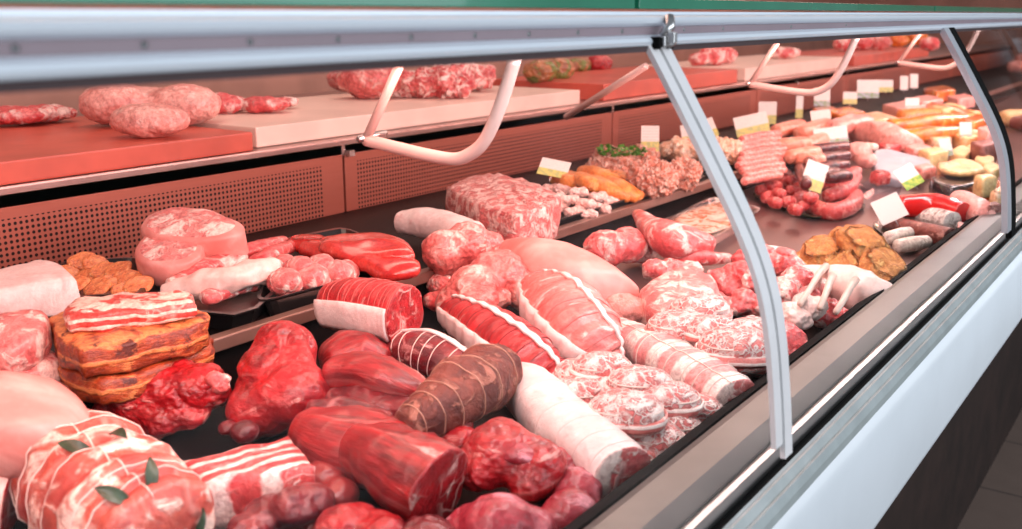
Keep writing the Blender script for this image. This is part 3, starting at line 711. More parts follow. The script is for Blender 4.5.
# round leg steaks
SK2 = [PORKC, SKIN]
SL('leg_steak', SK2, 'front round pork leg steak with a pale rind, below the grille', 'pork steak', [(132, 247), (144, 233), (166, 226), (190, 231), (203, 245), (199, 259), (178, 267), (147, 263)], RISE+.075, .042, amp=.002, dome=.003, tilt=20, roll=0, group='round pork leg steaks', seed=2)
SL('leg_steak', SK2, 'rear round pork leg steak leaning behind the front one', 'pork steak', [(141, 222), (150, 210), (170, 204), (194, 208), (222, 216), (243, 227), (244, 238), (224, 243), (180, 240), (152, 234)], RISE+.10, .05, amp=.004, dome=.006, tilt=22, group='round pork leg steaks', seed=5)
tray_thing('black tray under the pork belly pieces and leg steaks', [(128, 305), (258, 318), (290, 275), (170, 262)], .028, RISE)
L('belly_piece', FATTY, 'pale pink belly piece lying under the rear leg steak', 'pork belly', [(172, 284, 9, .02), (205, 270, 12, .025), (240, 258, 11, .03)], base=RISE, amp=.12, seed=3, group='pork belly pieces')
L('belly_piece', RIND, 'long white belly strip ending in front of the pork cubes', 'pork belly', [(170, 292, 12, .012), (205, 284, 17, .02), (245, 276, 17, .03), (276, 270, 13, .03)], base=RISE, amp=.16, seed=4, group='pork belly pieces')
L('belly_piece', FATTY, 'ragged pink belly end hanging over the black tray front', 'pork belly', [(205, 298, 8, .02), (240, 288, 9, .02), (262, 282, 8, .02)], base=RISE, amp=.2, seed=9, group='pork belly pieces')
L('pork_strip', PORKR, 'red pork strip right behind the leg steaks', 'pork', [(240, 254, 9, .03), (262, 247, 10, .03), (282, 242, 7, .03)], base=RISE, amp=.12, seed=5, group='red pork strips')
L('pork_strip', PORKR, 'red pork strip nearest the tray of liver', 'pork', [(255, 262, 8, .03), (275, 254, 10, .03), (292, 246, 7, .03)], base=RISE, amp=.12, seed=6, group='red pork strips')
tray_thing('black tray holding the pork cubes', [(258, 302), (362, 283), (352, 262), (268, 270)], .03, RISE)
for i, (x, y, r, dz) in enumerate(((284, 282, 16, .008), (310, 277, 17, .008), (336, 273, 17, .008), (300, 268, 15, .022), (322, 266, 14, .022), (346, 270, 12, .01), (272, 276, 12, .01), (284, 262, 10, .022))):
    B('pork_cube', PORKC, 'pink pork chunk heaped in the black tray beside the liver', 'pork', [(x, y, r, .012+dz, 1.1, 1, .85), (x+r*.5, y+r*.2, r*.7, .012+dz, 1, 1, .9)], 'pork cubes in the black tray', base=RISE, amp=.1, seed=30+i, smooth=3)
tray_thing('black tray holding the liver', [(284, 240), (388, 277), (426, 265), (345, 228)], .03, RISE)
for i, (ol, z, lb) in enumerate((([(296, 240), (340, 234), (375, 240), (420, 262), (392, 268), (350, 258), (318, 250)], .052, 'glossy red liver lobe at the front of the black tray'), ([(286, 238), (310, 233), (330, 236), (322, 244), (300, 244)], .050, 'glossy red liver lobe at the left tip of the tray'), ([(318, 242), (340, 232), (372, 231), (404, 238), (414, 252), (380, 252), (345, 250)], .064, 'glossy red liver lobe lying on top in the tray'))):
    SL('liver_lobe', LIVER, lb, 'liver', ol, RISE+z, .022, amp=.005, dome=.008, round_=.008, group='liver lobes', seed=i+2)
# pork / beef loin with fat band
ln = loft([(336, 304, 25), (366, 307, 29), (396, 312, 31), (406, 314, 31)], caps='rf', rh=.95, amp=.04, base=.0, seed=21, ridges=(12, .03))
lr = root('tied_loin', P(370, 345), 'red tied beef loin with white fat band and cut face, before the liver tray', 'roast')
ln.build('lean', [NETR, CUTB], lr)
loft([(336, 304, 25), (366, 307, 29), (396, 312, 31), (405, 314, 31)], caps='rf', rh=.95, amp=.04, seed=21, arc=(-.7, .42), grow=.004, ridges=(12, .03)).build('fat_band', WHITE, lr)
strings(ln, 12, .0006, (.3, .36), parent=lr, mat=STRP)
# ribs block
rb = [P(x, y, .056) for x, y in ((180, 460), (203, 480), (315, 466), (289, 434))]
M = MB(); vs = []
K = 14
def bil(u, v): return (rb[0]*(1-u)+rb[3]*u)*(1-v)+(rb[1]*(1-u)+rb[2]*u)*v
axr = (rb[1]-rb[0]).normalized()
for (zz) in (0, -.014, -.028, -.042, -.055):
    for i in range(K):
        for j in range(K):
            p = bil(i/(K-1), j/(K-1)); q = p+Vector((0, 0, zz))
            e = min(i, j, K-1-i, K-1-j)
            if e == 0: q = q+Vector((fr(q, 30, 3), fr(q, 30, 5), 0))*.003
            if zz == 0: q.z += .003*fr(q, 40, 4)+(-.002 if e == 0 else 0)
            vs.append(q)
fs = [(i*K+j, i*K+j+1, (i+1)*K+j+1, (i+1)*K+j) for i in range(K-1) for j in range(K-1)]
bd = [(0, j) for j in range(K)]+[(i, K-1) for i in range(1, K)]+[(K-1, j) for j in range(K-2, -1, -1)]+[(i, 0) for i in range(K-2, 0, -1)]
for l_ in range(4):
    for q in range(len(bd)):
        a, b = bd[q], bd[(q+1) % len(bd)]
        fs.append((l_*K*K+a[0]*K+a[1], l_*K*K+b[0]*K+b[1], (l_+1)*K*K+b[0]*K+b[1], (l_+1)*K*K+a[0]*K+a[1]))
fs += [tuple(4*K*K+x for x in (i*K+j, (i+1)*K+j, (i+1)*K+j+1, i*K+j+1)) for i in range(K-1) for j in range(K-1)]
M.add(vs, fs)
RIBM = meat('short_rib', S(206, 52, 58), S(228, 96, 94), S(252, 220, 212), amt=.16, sc=40, veins=.4, vsc=30, band=(tuple(axr), (rb[1]-rb[0]).length/2.9, .36, .45))
tagt(M.build('short_rib_block', RIBM), 'square cut block of short ribs with red and white stripes, front left', 'ribs')
# beef pile in front
L('beef_muscle', BEEF2, 'rounded red beef muscle at the back of the pile, under the tied loin', 'beef', [(332, 360, 22, .02), (358, 352, 26, .02), (382, 358, 18, .02)], GB, amp=.08, seed=4)
lm = loft([(388, 350, 17, .02), (425, 352, 25, .02), (462, 368, 20, .015), (476, 378, 12, .01)], rh=.85, amp=.04, seed=8, ridges=(8, .03))
lr2 = root('larded_roast', P(430, 370), 'dark red netted roast with a white fat strip, behind the cured brown piece', 'roast', 'netted roasts')
lm.build('lean', BEEFD, lr2); strings(lm, 11, .0006, (), parent=lr2)
loft([(388, 350, 17, .02), (425, 352, 25, .02), (462, 368, 20, .015), (476, 378, 12, .01)], rh=.85, amp=.04, seed=8, arc=(1.55, 1.85), grow=.003).build('fat_strip', WHITE, lr2)
L('beef_muscle', BEEF2, 'folded red beef muscle over a dark one, left of the cured brown piece', 'beef', [(336, 372, 20, .05), (368, 372, 25, .05), (405, 384, 20, .045), (428, 396, 12, .04)], GB, amp=.1, seed=6, rh=.75)
L('beef_muscle', BEEFD, 'dark red beef muscle tucked under the folded one', 'beef', [(330, 400, 20, .01), (362, 405, 22, .02), (405, 412, 20, .02)], GB, amp=.1, seed=7)
L('beef_muscle', BEEFD, 'dark thin beef piece behind the large fillet', 'beef', [(312, 412, 12, .045), (345, 410, 13, .045), (385, 422, 12, .04)], GB, amp=.14, seed=9)
dr = loft([(408, 424, 17, .045), (432, 410, 27, .04), (464, 390, 34, .035), (494, 372, 30, .03)], rh=.92, amp=.06, sc=24, seed=10, ridges=(6, .05), capdeep=.45)
d2 = root('cured_roast', P(450, 440), 'brown dry cured beef roast in a net, centre of the beef pile', 'roast')
dr.build('meat', [DRY], d2); strings(dr, 6, .0007, (), parent=d2, mat=flat('dry_string', S(190, 140, 120), .7))
L('beef_fillet', BEEF2, 'bright red grained beef piece with a trimmed end, behind the shank', 'beef', [(308, 428, 24, .03), (342, 442, 42, .01), (380, 452, 44, .0), (420, 452, 34, 0)], GB, amp=.07, seed=12, rh=.8)
sh = loft([(362, 448, 26, .03), (388, 462, 36, .02), (418, 478, 43, .01), (440, 490, 44, .005)], caps='rf', rh=.95, amp=.09, seed=13)
tagt(sh.build('beef_shank', [BEEF2, CUTB]), 'deep red beef shank with a cut face turned to the right', 'beef', GB)
B('beef_round', BEEF, 'large bright red beef round with a purple muscle patch, right of the shank', 'beef', [(500, 452, 40, .02), (535, 462, 34, .02), (480, 470, 30, .015), (530, 480, 26, .015), (460, 440, 20, .02)], GB, amp=.07, fold=.08, seed=15)
bpy.context.view_layer.update()
B('beef_muscle', BEEFP, 'purple muscle patch set in the large beef round', 'beef', [(520, 450, 26, .048, 1, 1, .45)], GB, amp=.03, seed=3)
B('beef_muscle', BEEFP, 'purplish pink beef muscle at the right edge of the pile, beside the white fat log', 'beef', [(562, 470, 28), (576, 490, 29), (570, 512, 28), (586, 508, 18), (548, 524, 20)], GB, amp=.06, seed=16)
B('beef_muscle', BEEFP, 'smooth purplish beef muscle at the bottom, right of the shank', 'beef', [(498, 528, 40), (530, 530, 28), (470, 530, 30)], GB, amp=.05, seed=17)
B('beef_muscle', BEEFD, 'dark gnarled beef trimming in front of the rib block', 'beef', [(292, 508, 24, .02), (312, 502, 20, .02), (268, 516, 24, .01), (248, 530, 22, .01), (305, 522, 20)], GB, amp=.16, fold=.12, smooth=10, seed=18)
B('beef_muscle', BEEF, 'bright red beef piece at the bottom edge under the shank', 'beef', [(345, 530, 34), (380, 538, 32), (320, 525, 20)], GB, amp=.1, seed=19)
B('beef_muscle', BEEFD, 'purple red beef piece at the bottom edge, between shank and smooth muscle', 'beef', [(425, 545, 34), (450, 540, 22)], GB, amp=.1, seed=20)

B('beef_muscle', BEEFD, 'small dark red beef piece wedged between the rib block and the large upright piece', 'beef', [(244, 432, 14, .02), (228, 428, 11, .015)], GB, amp=.1, seed=21)
B('beef_muscle', BEEF2, 'red beef piece squeezed between rib block and shank', 'beef', [(325, 478, 22, .01), (340, 492, 20, .01)], GB, amp=.1, seed=22)
B('beef_muscle', BEEF, 'red beef end between the cured roast and the large round', 'beef', [(440, 432, 18, .02), (458, 428, 16, .02)], GB, amp=.08, seed=23)
B('beef_muscle', BEEFD, 'dark beef piece in the gap under the larded roast', 'beef', [(372, 392, 16, .0), (395, 398, 16, .0)], GB, amp=.1, seed=24)
# ------------------------------------------------------------------ centre: fat log, netted roasts, caul parcels
fl = loft([(506, 366, 15), (530, 392, 27), (566, 428, 33), (600, 458, 36), (622, 476, 34)], caps='rf', rh=.9, amp=.02, seed=2, ridges=(7, .03), m=40)
fr_ = root('fat_wrapped_log', P(580, 470), 'long roll wrapped in white fat running to the front seal', 'rolled roast')
fl.build('fat_wrap', [WHITE, FATTY], fr_); strings(fl, 7, .0009, (), parent=fr_, mat=flat('pale_string', S(236, 206, 200), .7), lift=-.0002)
def netted(label, ch, mat, nst, ridge, arcs, strip_arc, seed, base=0, **kw):
    r = root('netted_roast', P(ch[1][0], ch[1][1]+20), label, 'roast', 'netted roasts')
    l_ = loft(ch, rh=.9, base=base, amp=.03, seed=seed, ridges=(nst+1, ridge), m=48, n=36, **kw); l_.build('lean', mat, r)
    if arcs: loft(ch, rh=.9, base=base, amp=.03, seed=seed, arc=arcs, grow=.0035, ridges=(nst+1, ridge), m=48, n=36, **kw).build('fat_side', WHITE, r)
    if strip_arc: loft(ch, rh=.9, base=base, amp=.03, seed=seed, ridges=(nst+1, ridge*.6), arc=strip_arc, grow=.004, m=48, n=60, **kw).build('fat_strip', WHITE, r)
    strings(l_, nst, .0007, (), parent=r, lift=-.0001, mat=STRP if mat == NETP else STRR)
netted('bright red netted roast with white fat side and strip, left of the pink one', [(456, 312, 17, .03), (486, 330, 27, .02), (522, 356, 30, .01), (552, 380, 22, .0)], NETR, 10, .17, (-.6, .42), (1.42, 1.64), 5)
netted('plump pink netted roast with a white fat side, in the middle of the case', [(540, 290, 21, .04), (562, 312, 37, .02), (586, 338, 37, .01), (604, 362, 24, 0)], NETP, 8, .17, (-.6, .42), (1.72, 1.86), 6)
CG = 'parcels wrapped in caul fat'
def parcel(label, x, y, r, dz, ang, seed, stretch=1.35):
    r *= 1.03; c, rr = place(x, y, r, .74, 0, dz)
    a = Vector((math.cos(ang), math.sin(ang), 0))
    body = loft([(c-a*rr*(stretch-1), rr), (c, rr*1.04), (c+a*rr*(stretch-1), rr)], world=True, rh=.78, amp=.05, sc=40, seed=seed, n=28, m=12, capdeep=1.0)
    o = root('caul_parcel', (c.x, c.y, c.z-rr*.78), label, 'meat parcel', CG)
    body.build('filling', CAUL, o)
    # bacon band round the girth: follows the body's own outline
    N_ = 40; ring = []
    for k in range(N_):
        t = 6.283*k/N_; ex = math.cos(t)*rr*1.0+math.copysign(rr*(stretch-1), math.cos(t)); ey = math.sin(t)*rr
        ring.append((ex, ey))
    b = Vector((-a.y, a.x, 0)); vs = []
    for z_, s_ in ((-.34, .985), (-.20, 1.06), (.02, 1.07), (.12, 1.0)):
        vs += [c+(a*ex+b*ey)*s_+Vector((0, 0, rr*z_+.002*fr(Vector((ex, ey, z_))*40, 2, seed))) for ex, ey in ring]
    fs = [(i*N_+j, i*N_+(j+1) % N_, (i+1)*N_+(j+1) % N_, (i+1)*N_+j) for i in range(3) for j in range(N_)]
    fs += [(3*N_+j, 3*N_+(j+1) % N_, (j+1) % N_, j) for j in range(N_)]
    MB().add(vs, fs).build('bacon_band', BANDM, o)
    tp = [c+(a*ex+b*ey)*.93+Vector((0, 0, rr*.30)) for ex, ey in ring]
    MB().tube(tp, .0012, 5, True).build('string', STRING, o)
BANDM = meat('bacon_band', S(214, 104, 98), S(234, 146, 138), S(252, 228, 220), amt=.2, sc=50, fs=40, veins=.2, tex=.2, band=((0, 0, 1), .0105, .38, .3))
for i, (x, y, r, dz, an, lb) in enumerate((
    (584, 376, 22, .02, .6, 'caul wrapped parcel nearest the pink netted roast, rear left of the front heap'),
    (602, 370, 22, .035, .5, 'caul wrapped parcel at the back top of the front heap'),
    (582, 396, 23, .012, .7, 'caul wrapped parcel at the left of the front heap, beside the white fat log'),
    (640, 386, 24, .035, .4, 'caul wrapped parcel at the middle top of the front heap'),
    (626, 414, 28, .03, .35, 'largest caul wrapped parcel, at the front of the front heap'),
    (668, 402, 24, .025, .5, 'caul wrapped parcel at the right of the front heap'),
    (674, 428, 20, .006, .5, 'caul wrapped parcel under the right of the front heap'),
    (656, 442, 22, .004, .5, 'caul wrapped parcel low at the front, near the black seal'),
    (696, 412, 20, .006, .6, 'caul wrapped parcel at the right foot of the front heap'),
    (638, 458, 18, 0, .5, 'caul wrapped parcel at the bottom, against the end of the white fat log'),
    (612, 390, 20, .02, .6, 'caul wrapped parcel in the middle of the front heap, behind the largest'),
    (700, 312, 22, .03, .5, 'caul wrapped parcel at the top of the rear heap'),
    (680, 330, 24, .03, .4, 'caul wrapped parcel at the left of the rear heap'),
    (712, 332, 20, .04, .5, 'caul wrapped parcel in the middle of the rear heap'),
    (736, 350, 28, .03, .4, 'largest caul wrapped parcel of the rear heap, in front'),
    (752, 334, 20, .02, .6, 'caul wrapped parcel of the rear heap just left of the glass joint'),
    (768, 364, 18, .0, .6, 'caul wrapped parcel of the rear heap behind the glass joint'))):
    parcel(lb, x, y, r, dz, -1.45+an, 40+i)
sg = loft([(612, 330, 15), (640, 346, 22), (672, 364, 26), (706, 384, 28), (735, 402, 27)], caps='rf', rh=.9, amp=.03, seed=6, ridges=(9, .08), m=44)
sr = root('tied_belly_roll', P(690, 400), 'long tied pork belly roll in pink and white segments, between the parcel heaps', 'rolled roast')
sg.build('meat', [SEG, PORKC], sr); strings(sg, 9, .0010, (.2,), parent=sr)

# ------------------------------------------------------------------ middle back of the front deck: pork pieces
SG = 'pork pieces in the middle of the case'
hs = loft([(512, 254, 18, .05), (548, 268, 32, .03), (592, 284, 30, .015), (626, 298, 19, .0)], caps='rf', rh=.9, amp=.03, sc=10, seed=3)
hr_ = root('pork_shank', P(570, 300), 'smooth pale pork shank with skin and a white cut end, behind the pink netted roast', 'pork shank')
hs.build('skin', [SKIN, FATTY], hr_)
tk = [hs.rings[-1][k] for k in range(len(hs.rings[-1]))]
MB().tube([q+(q-hs.ctr[-1])*.9+(hs.ctr[-1]-hs.ctr[-6]).normalized()*.004 for q in tk], .004, 8, True).build('bone_ring', BONE, hr_)
B('pork_piece', PORK, 'broad pale pink pork piece between the shank and the boned chunk', 'pork', [(474, 290, 30, .025), (500, 276, 32, .03), (455, 304, 20, .02), (525, 290, 24, .02)], SG, amp=.07, seed=5)
B('pork_piece', PORK, 'pink scrap of pork tucked behind the red netted roast', 'pork', [(478, 302, 22, .03), (455, 295, 14, .02), (500, 300, 14, .03)], SG, amp=.15, seed=6)
B('pork_piece', PORK, 'boned pale pork chunk standing above the tied loin', 'pork', [(466, 246, 27, .055, 1, 1, .9), (446, 252, 24, .05, 1, 1, 1), (486, 250, 20, .05, 1, 1, 1), (464, 264, 24, .03)], SG, base=.0, amp=.07, fold=.08, seed=7)
B('pork_piece', FATTY, 'small pink pork lump under the boned chunk, beside the tied loin', 'pork', [(440, 282, 16, .02), (436, 300, 14, .01), (452, 296, 12)], SG, amp=.14, seed=8)
B('pork_piece', PORKR, 'round reddish pork joint behind the shank, left of the skinned rabbit', 'pork', [(606, 248, 23, .015), (626, 246, 22, .015), (642, 250, 16, .005)], SG, amp=.09, seed=9)
L('skinned_rabbit', PORKR, 'skinned rabbit with an outstretched leg on the deck, below the near glass joint', 'rabbit', [(638, 214, 6, .06), (650, 226, 12, .05), (672, 240, 22, .03), (698, 246, 20, .015)], amp=.07, seed=10)
L('rabbit_leg', PORKR, 'thin pink rabbit leg pointing to the glass joint', 'rabbit', [(672, 258, 14, .01), (700, 258, 10, .02), (728, 258, 6, .02)], amp=.07, seed=11)
SL('flank_piece', PORKC, 'flat red pork cut in the middle, right of the shank end', 'pork', [(640, 286), (660, 272), (692, 268), (716, 276), (716, 290), (700, 302), (668, 308), (648, 302)], .055, .05, SG, amp=.008, dome=.012, seed=4, round_=.012)
B('pork_piece', FATTY, 'white and pink scrap beside the cut end of the shank', 'pork', [(655, 270, 15, .02), (674, 268, 15, .02), (692, 270, 14, .015)], SG, amp=.2, seed=12)
B('pork_kidney', meat('grey_pink', S(206, 128, 118), S(224, 156, 144), S(236, 180, 168), amt=.3, sc=20, veins=.4), 'greyish pink rounded piece in front of the shank end', 'pork', [(622, 310, 22), (648, 312, 18), (605, 304, 14)], SG, amp=.06, seed=13)
for i, (pp, m_, lb) in enumerate((
    ([(722, 284, 18), (742, 274, 18, .02), (734, 290, 14)], PORKR, 'red pork rib piece left of the glass joint, behind the rear parcels'),
    ([(744, 302, 17), (760, 306, 15), (734, 308, 12)], PORKR, 'red pork rib piece touching the glass joint from the left'),
    ([(748, 262, 17, .02), (766, 258, 16, .02)], PORKR, 'meaty pork bone piece at the top beside the glass joint'),
    ([(716, 300, 13), (728, 306, 12)], FATTY, 'small fatty scrap behind the rear parcels'),
    ([(758, 282, 17, .02), (772, 290, 16, .02)], FATTY, 'fatty pork bone half hidden by the glass joint'))):
    B('pork_bone_piece', m_, lb, 'pork', pp, SG, amp=.18, fold=.1, seed=50+i)
for i, (pp, m_, lb) in enumerate((
    ([(786, 342, 22), (797, 350, 17), (782, 330, 18)], PORKR, 'red and white marbled piece right of the glass joint at the seal'),
    ([(792, 318, 21, .01), (808, 308, 18, .02)], RIND, 'white fatty piece right of the glass joint'),
    ([(798, 280, 18, .03), (785, 292, 18, .02), (790, 268, 15, .03)], FATTY, 'knuckly pink bone piece right of the glass joint'),
    ([(776, 266, 15, .02), (784, 256, 13, .03)], PORKR, 'red bone end peeking right of the glass joint'),
    ([(832, 312, 16), (846, 318, 13), (822, 320, 12)], PORKR, 'red marbled end piece in front of the rack at the seal'))):
    B('lamb_piece', m_, lb, 'lamb', pp, 'lamb pieces right of the joint', amp=.16, fold=.1, seed=60+i)
rk = loft([(804, 276, 14, .02), (832, 284, 25, .0), (862, 293, 28, 0), (884, 298, 22, 0)], caps='rf', rh=.8, amp=.05, seed=7)
rr_ = root('lamb_rack', P(850, 310), 'pale rack of lamb with clean rib bones, in front of the breaded cutlets', 'lamb rack')
rk.build('meat', [RIND, PORKR], rr_)
for a, b in (((800, 304), (826, 266)), ((820, 308), (833, 276)), ((836, 312), (856, 280))):
    p, q = P(*a, .058), P(*b, .068)
    MB().tube([p, p.lerp(q, .35), p.lerp(q, .7)+Vector((0, 0, .004)), q], [.0045, .005, .0055, .006], 10).build('rib_bone', BONE, rr_)
B('lamb_piece', FATTY, 'lamb neck piece with a bone leaning left of the rack', 'lamb', [(806, 300, 15, .015), (818, 288, 12, .03), (822, 304, 10, .01)], 'lamb pieces right of the joint', amp=.16, seed=70)

# ------------------------------------------------------------------ back row, middle
L('fat_rolled_roast', WHITE, 'small white fat rolled roast behind the boned chunk, right of the liver', 'rolled roast', [(405, 222, 14, .02), (432, 224, 18, .02), (470, 236, 18, .02)], base=RISE, amp=.03, ridges=(6, .05), seed=9)
bk = [(446, 186), (470, 175), (498, 173), (540, 184), (559, 196), (548, 206), (518, 214), (480, 206)]
SL('brawn_block', BRAWN, 'large square block of pink brawn on the raised back row', 'brawn', bk, RISE+.082, .074, amp=.007, sc=55, sub=5, lin=True, dome=.010, round_=.005, seed=8)
tray_thing('black tray of white tripe cubes and orange strips', [(535, 214), (580, 226), (656, 200), (590, 172)], .022, RISE)
TG = 'white tripe cubes in the tray'
k = 0
for (x, y, z) in ((560, 208, 0), (574, 212, 0), (588, 214, 0), (602, 208, 0), (612, 202, 0), (556, 198, .01), (570, 200, .014), (586, 203, .014), (598, 198, .012), (564, 190, .012), (578, 193, .016), (590, 190, .012), (552, 190, .008), (570, 184, .012), (606, 194, .006)):
    B('tripe_cube', TRIPE, 'white tripe cube heaped beside the orange strips', 'tripe', [(x-3+k % 3, y, 6.5, .008+z, 1.2, 1, .8), (x+4, y-2+k % 4, 6.5, .008+z, 1, 1.2, .8)], TG, base=RISE, amp=.22, sc=40, seed=80+k, smooth=2); k += 1
for i, (a, b) in enumerate((((590, 178), (640, 196)), ((578, 178), (628, 198)), ((568, 176), (612, 194)), ((600, 174), (648, 190)), ((556, 178), (590, 190)), ((584, 172), (628, 186)), ((604, 184), (636, 198)))):
    L('spiced_strip', ORANGE, 'orange spiced meat strip beside the white tripe cubes', 'meat strip', [(a[0], a[1], 7.5, .024+.006*(i % 3)), ((a[0]+b[0])/2, (a[1]+b[1])/2-2, 9, .024+.006*(i % 3)), (b[0], b[1], 6, .014)], 'orange spiced strips', base=RISE, amp=.1, seed=90+i, m=14, n=16)
tray_thing('black tray heaped with mince', [(578, 182), (650, 202), (712, 180), (640, 150)], .02, RISE)
B('mince_heap', MINCE, 'rear heap of mince topped with parsley', 'mince', [(612, 164, 20, .015), (640, 160, 18, .015), (596, 168, 12, .01)], 'heaps of mince', base=RISE, amp=.18, sc=40, seed=3)
mh = bpy.data.objects['mince_heap']
B('mince_heap', MINCE, 'front heap of mince beside the orange strips', 'mince', [(652, 178, 24, .01), (684, 174, 18, .01), (625, 178, 14, .01)], 'heaps of mince', base=RISE, amp=.18, sc=40, seed=4)
M = MB(); rnd = random.Random(3)
for q in range(70):
    x, y = rnd.uniform(598, 645), 0
    y = 151+rnd.uniform(-5, 7)-.06*(x-620)
    h = on(mh, x, y) if q < 70 else None
    if not h:
        continue
    c = h[0]+h[1]*.002; s_ = .010
    vs = [c+Vector((rnd.uniform(-1, 1), rnd.uniform(-1, 1), rnd.uniform(-.2, 1)))*s_ for _ in range(5)]
    M.add(vs, [(0, 1, 2), (0, 2, 3), (0, 3, 4), (1, 2, 4), (1, 4, 3)])
if M.v:
    o = tagt(M.build('chopped_parsley', PARS, smooth=False), 'chopped green parsley scattered over the rear heap of mince', 'parsley'); o['kind'] = 'stuff'
tray_thing('oval black tray under the pale mound, behind the near glass joint', [(655, 158), (700, 170), (748, 162), (735, 142), (680, 138)], .018, RISE)
B('pale_salad_mound', meat('pale_mound', S(238, 176, 140), S(250, 212, 180), S(252, 234, 214), amt=.35, sc=50, fs=60, veins=0), 'pale mound of salad on the tray behind the near glass joint', 'salad', [(688, 150, 19, .012, 1.4, 1.2, .6), (716, 151, 20, .012, 1.4, 1.2, .6), (670, 152, 12, .008, 1.2, 1, .6)], base=RISE, amp=.14, sc=40, seed=5)
# wrapped tray with orange pieces on the front deck
ft = root('wrapped_tray', P(705, 222), 'foil tray of orange pieces under cling film, behind the skinned rabbit', 'foil tray')
tray(ft, [(656, 226), (712, 239), (762, 209), (712, 197)], .026, 0, FOIL)
sl = slab([(667, 223), (711, 232), (750, 209), (712, 202)], .034, .012, amp=.006, sc=50, dome=.006, seed=3)
sl.build('filling', meat('wrapped_pieces', S(226, 120, 60), S(246, 168, 110), S(252, 222, 200), amt=.42, sc=40, fs=40, veins=.4, vsc=40, rough=.2, coat=.6), ft)
slab([(660, 225), (711, 237), (758, 209), (712, 199)], .037, .0015, amp=.003, sc=60, dome=.006, seed=4, round_=.0006).build('cling_film', FILM, ft)

# ------------------------------------------------------------------ right: breaded cutlets, sausages
tray_thing('dark green dish under the breaded cutlets', [(800, 262), (880, 296), (914, 272), (850, 228)], .008, 0, DISH, 'dark green serving dishes', 'serving_dish', 'dish')
for i, (x, y, w, h, z, lb) in enumerate(((810, 262, 24, 14, .02, 'breaded cutlet at the left end of the heap'), (868, 262, 34, 22, .02, 'breaded cutlet in the middle under the others'), (892, 280, 22, 16, .018, 'breaded cutlet lowest at the right front'), (842, 268, 20, 18, .03, 'breaded cutlet in the front middle, curled'), (886, 264, 26, 20, .042, 'breaded cutlet on the right upper side'), (822, 248, 22, 13, .05, 'breaded cutlet on the left upper side'), (866, 240, 26, 16, .068, 'broad breaded cutlet on top of the heap'), (846, 238, 15, 12, .06, 'small breaded cutlet behind the top one'), (862, 278, 18, 12, .025, 'breaded cutlet at the front edge of the dish'))):
    w *= 1.1; h *= 1.42
    ol = [(x+w*math.cos(a)*(1+.12*math.sin(2*a+i)), y+h*.72*math.sin(a)*(1+.1*math.cos(3*a+i))) for a in [k*math.pi/5 for k in range(10)]]
    SL('breaded_cutlet', BREAD, lb, 'cutlet', ol, z+.016, .024, 'breaded cutlets', amp=.007, sc=40, dome=.006, round_=.009, seed=100+i, tilt=[14, 24, 6, 30, 18, 10, 22, 34, 12][i], roll=[-12, 6, 14, -18, 16, -6, 8, -14, 4][i])
def sausage(mat, label, a, b, r, z, base, group, seed, bend=0, name='sausage', **kw):
    mx, my = (a[0]+b[0])/2, (a[1]+b[1])/2+bend
    return L(name, mat, label, 'sausage', [(a[0], a[1], r*.92, z), (mx, my, r, z), (b[0], b[1], r*.92, z)], group, base=base, rh=1.0, amp=.03, seed=seed, m=12, n=16, sq=2.0, **kw)
G1 = 'pink frankfurters in the back row'
for i in range(9):
    y = 138+5.2*i; x0 = 742-(i % 3)*2+(0 if i < 7 else 6)
    sausage(SAUSP, 'pink frankfurter in the tall stack behind the pile of small red sausages', (x0, y+2), (x0+44-abs(4-i)*2, y-4), 4.6, .05-.0055*i, RISE, G1, 110+i, -1)
G2 = 'thick pale sausages in the back row'
for i, (a, b) in enumerate((((776, 132), (800, 126)), ((800, 133), (826, 125)), ((780, 146), (806, 144)), ((790, 157), (815, 153)), ((806, 146), (826, 138)), ((800, 160), (820, 160)))):
    sausage(meat('bockwurst', S(232, 136, 112), S(244, 168, 142), S(250, 200, 180), amt=.2, sc=30, veins=0) if i == 0 else bpy.data.materials['bockwurst'], 'thick pale pink sausage stacked right of the frankfurters', a, b, 8, .03-.006*(i//2), RISE, G2, 130+i)
G3 = 'small red sausages on the green dish'
tray_thing('dark green dish under the small red and coiled sausages', [(752, 196), (812, 218), (866, 208), (842, 182), (780, 178)], .008, 0, DISH, 'dark green serving dishes', 'serving_dish', 'dish')
rnd = random.Random(9)
for i, (x, y) in enumerate(((762, 190), (774, 186), (786, 183), (768, 197), (780, 194), (792, 191), (800, 197), (776, 203), (788, 202), (804, 206), (796, 210), (772, 180), (784, 176), (810, 198), (792, 181), (802, 187))):
    a = rnd.uniform(-.5, .9)
    sausage(SAUSR, 'small round red sausage piled on the green dish', (x-4*math.cos(a), y+2*math.sin(a)), (x+4*math.cos(a), y-2*math.sin(a)), 6.0, .010+.012*(i % 3 == 1)+.008*(i > 10), 0, G3, 150+i)
G4 = 'coarse red brown sausages on the green dish'
for i, (pts, lb) in enumerate((([(812, 206, 7.5), (832, 212, 8.5), (852, 205, 8.5), (856, 196, 7)], 'curled coarse sausage at the front right of the green dish'), ([(828, 196, 7, .012), (846, 190, 8, .015), (854, 178, 7.5, .02)], 'curled coarse sausage above the front one'), ([(822, 184, 7, .03), (840, 180, 8, .035), (856, 172, 6, .03)], 'coarse sausage at the back of the green dish'))):
    L('coarse_sausage', SAUSR, lb, 'sausage', pts, G4, rh=1.0, amp=.05, sc=60, m=16, n=16)
G5 = 'dark sausages between pale sausages and cheeses'
for i, (a, b) in enumerate((((804, 152), (812, 166)), ((812, 160), (846, 156)), ((815, 168), (846, 166)), ((808, 176), (836, 173)), ((815, 150), (845, 147)), ((828, 178), (848, 176)), ((800, 168), (806, 184)))):
    sausage(SAUSD, 'dark red smoked sausage stacked behind the green dish', a, b, 6.5, .05-.008*(i % 4), .02, G5, 170+i)

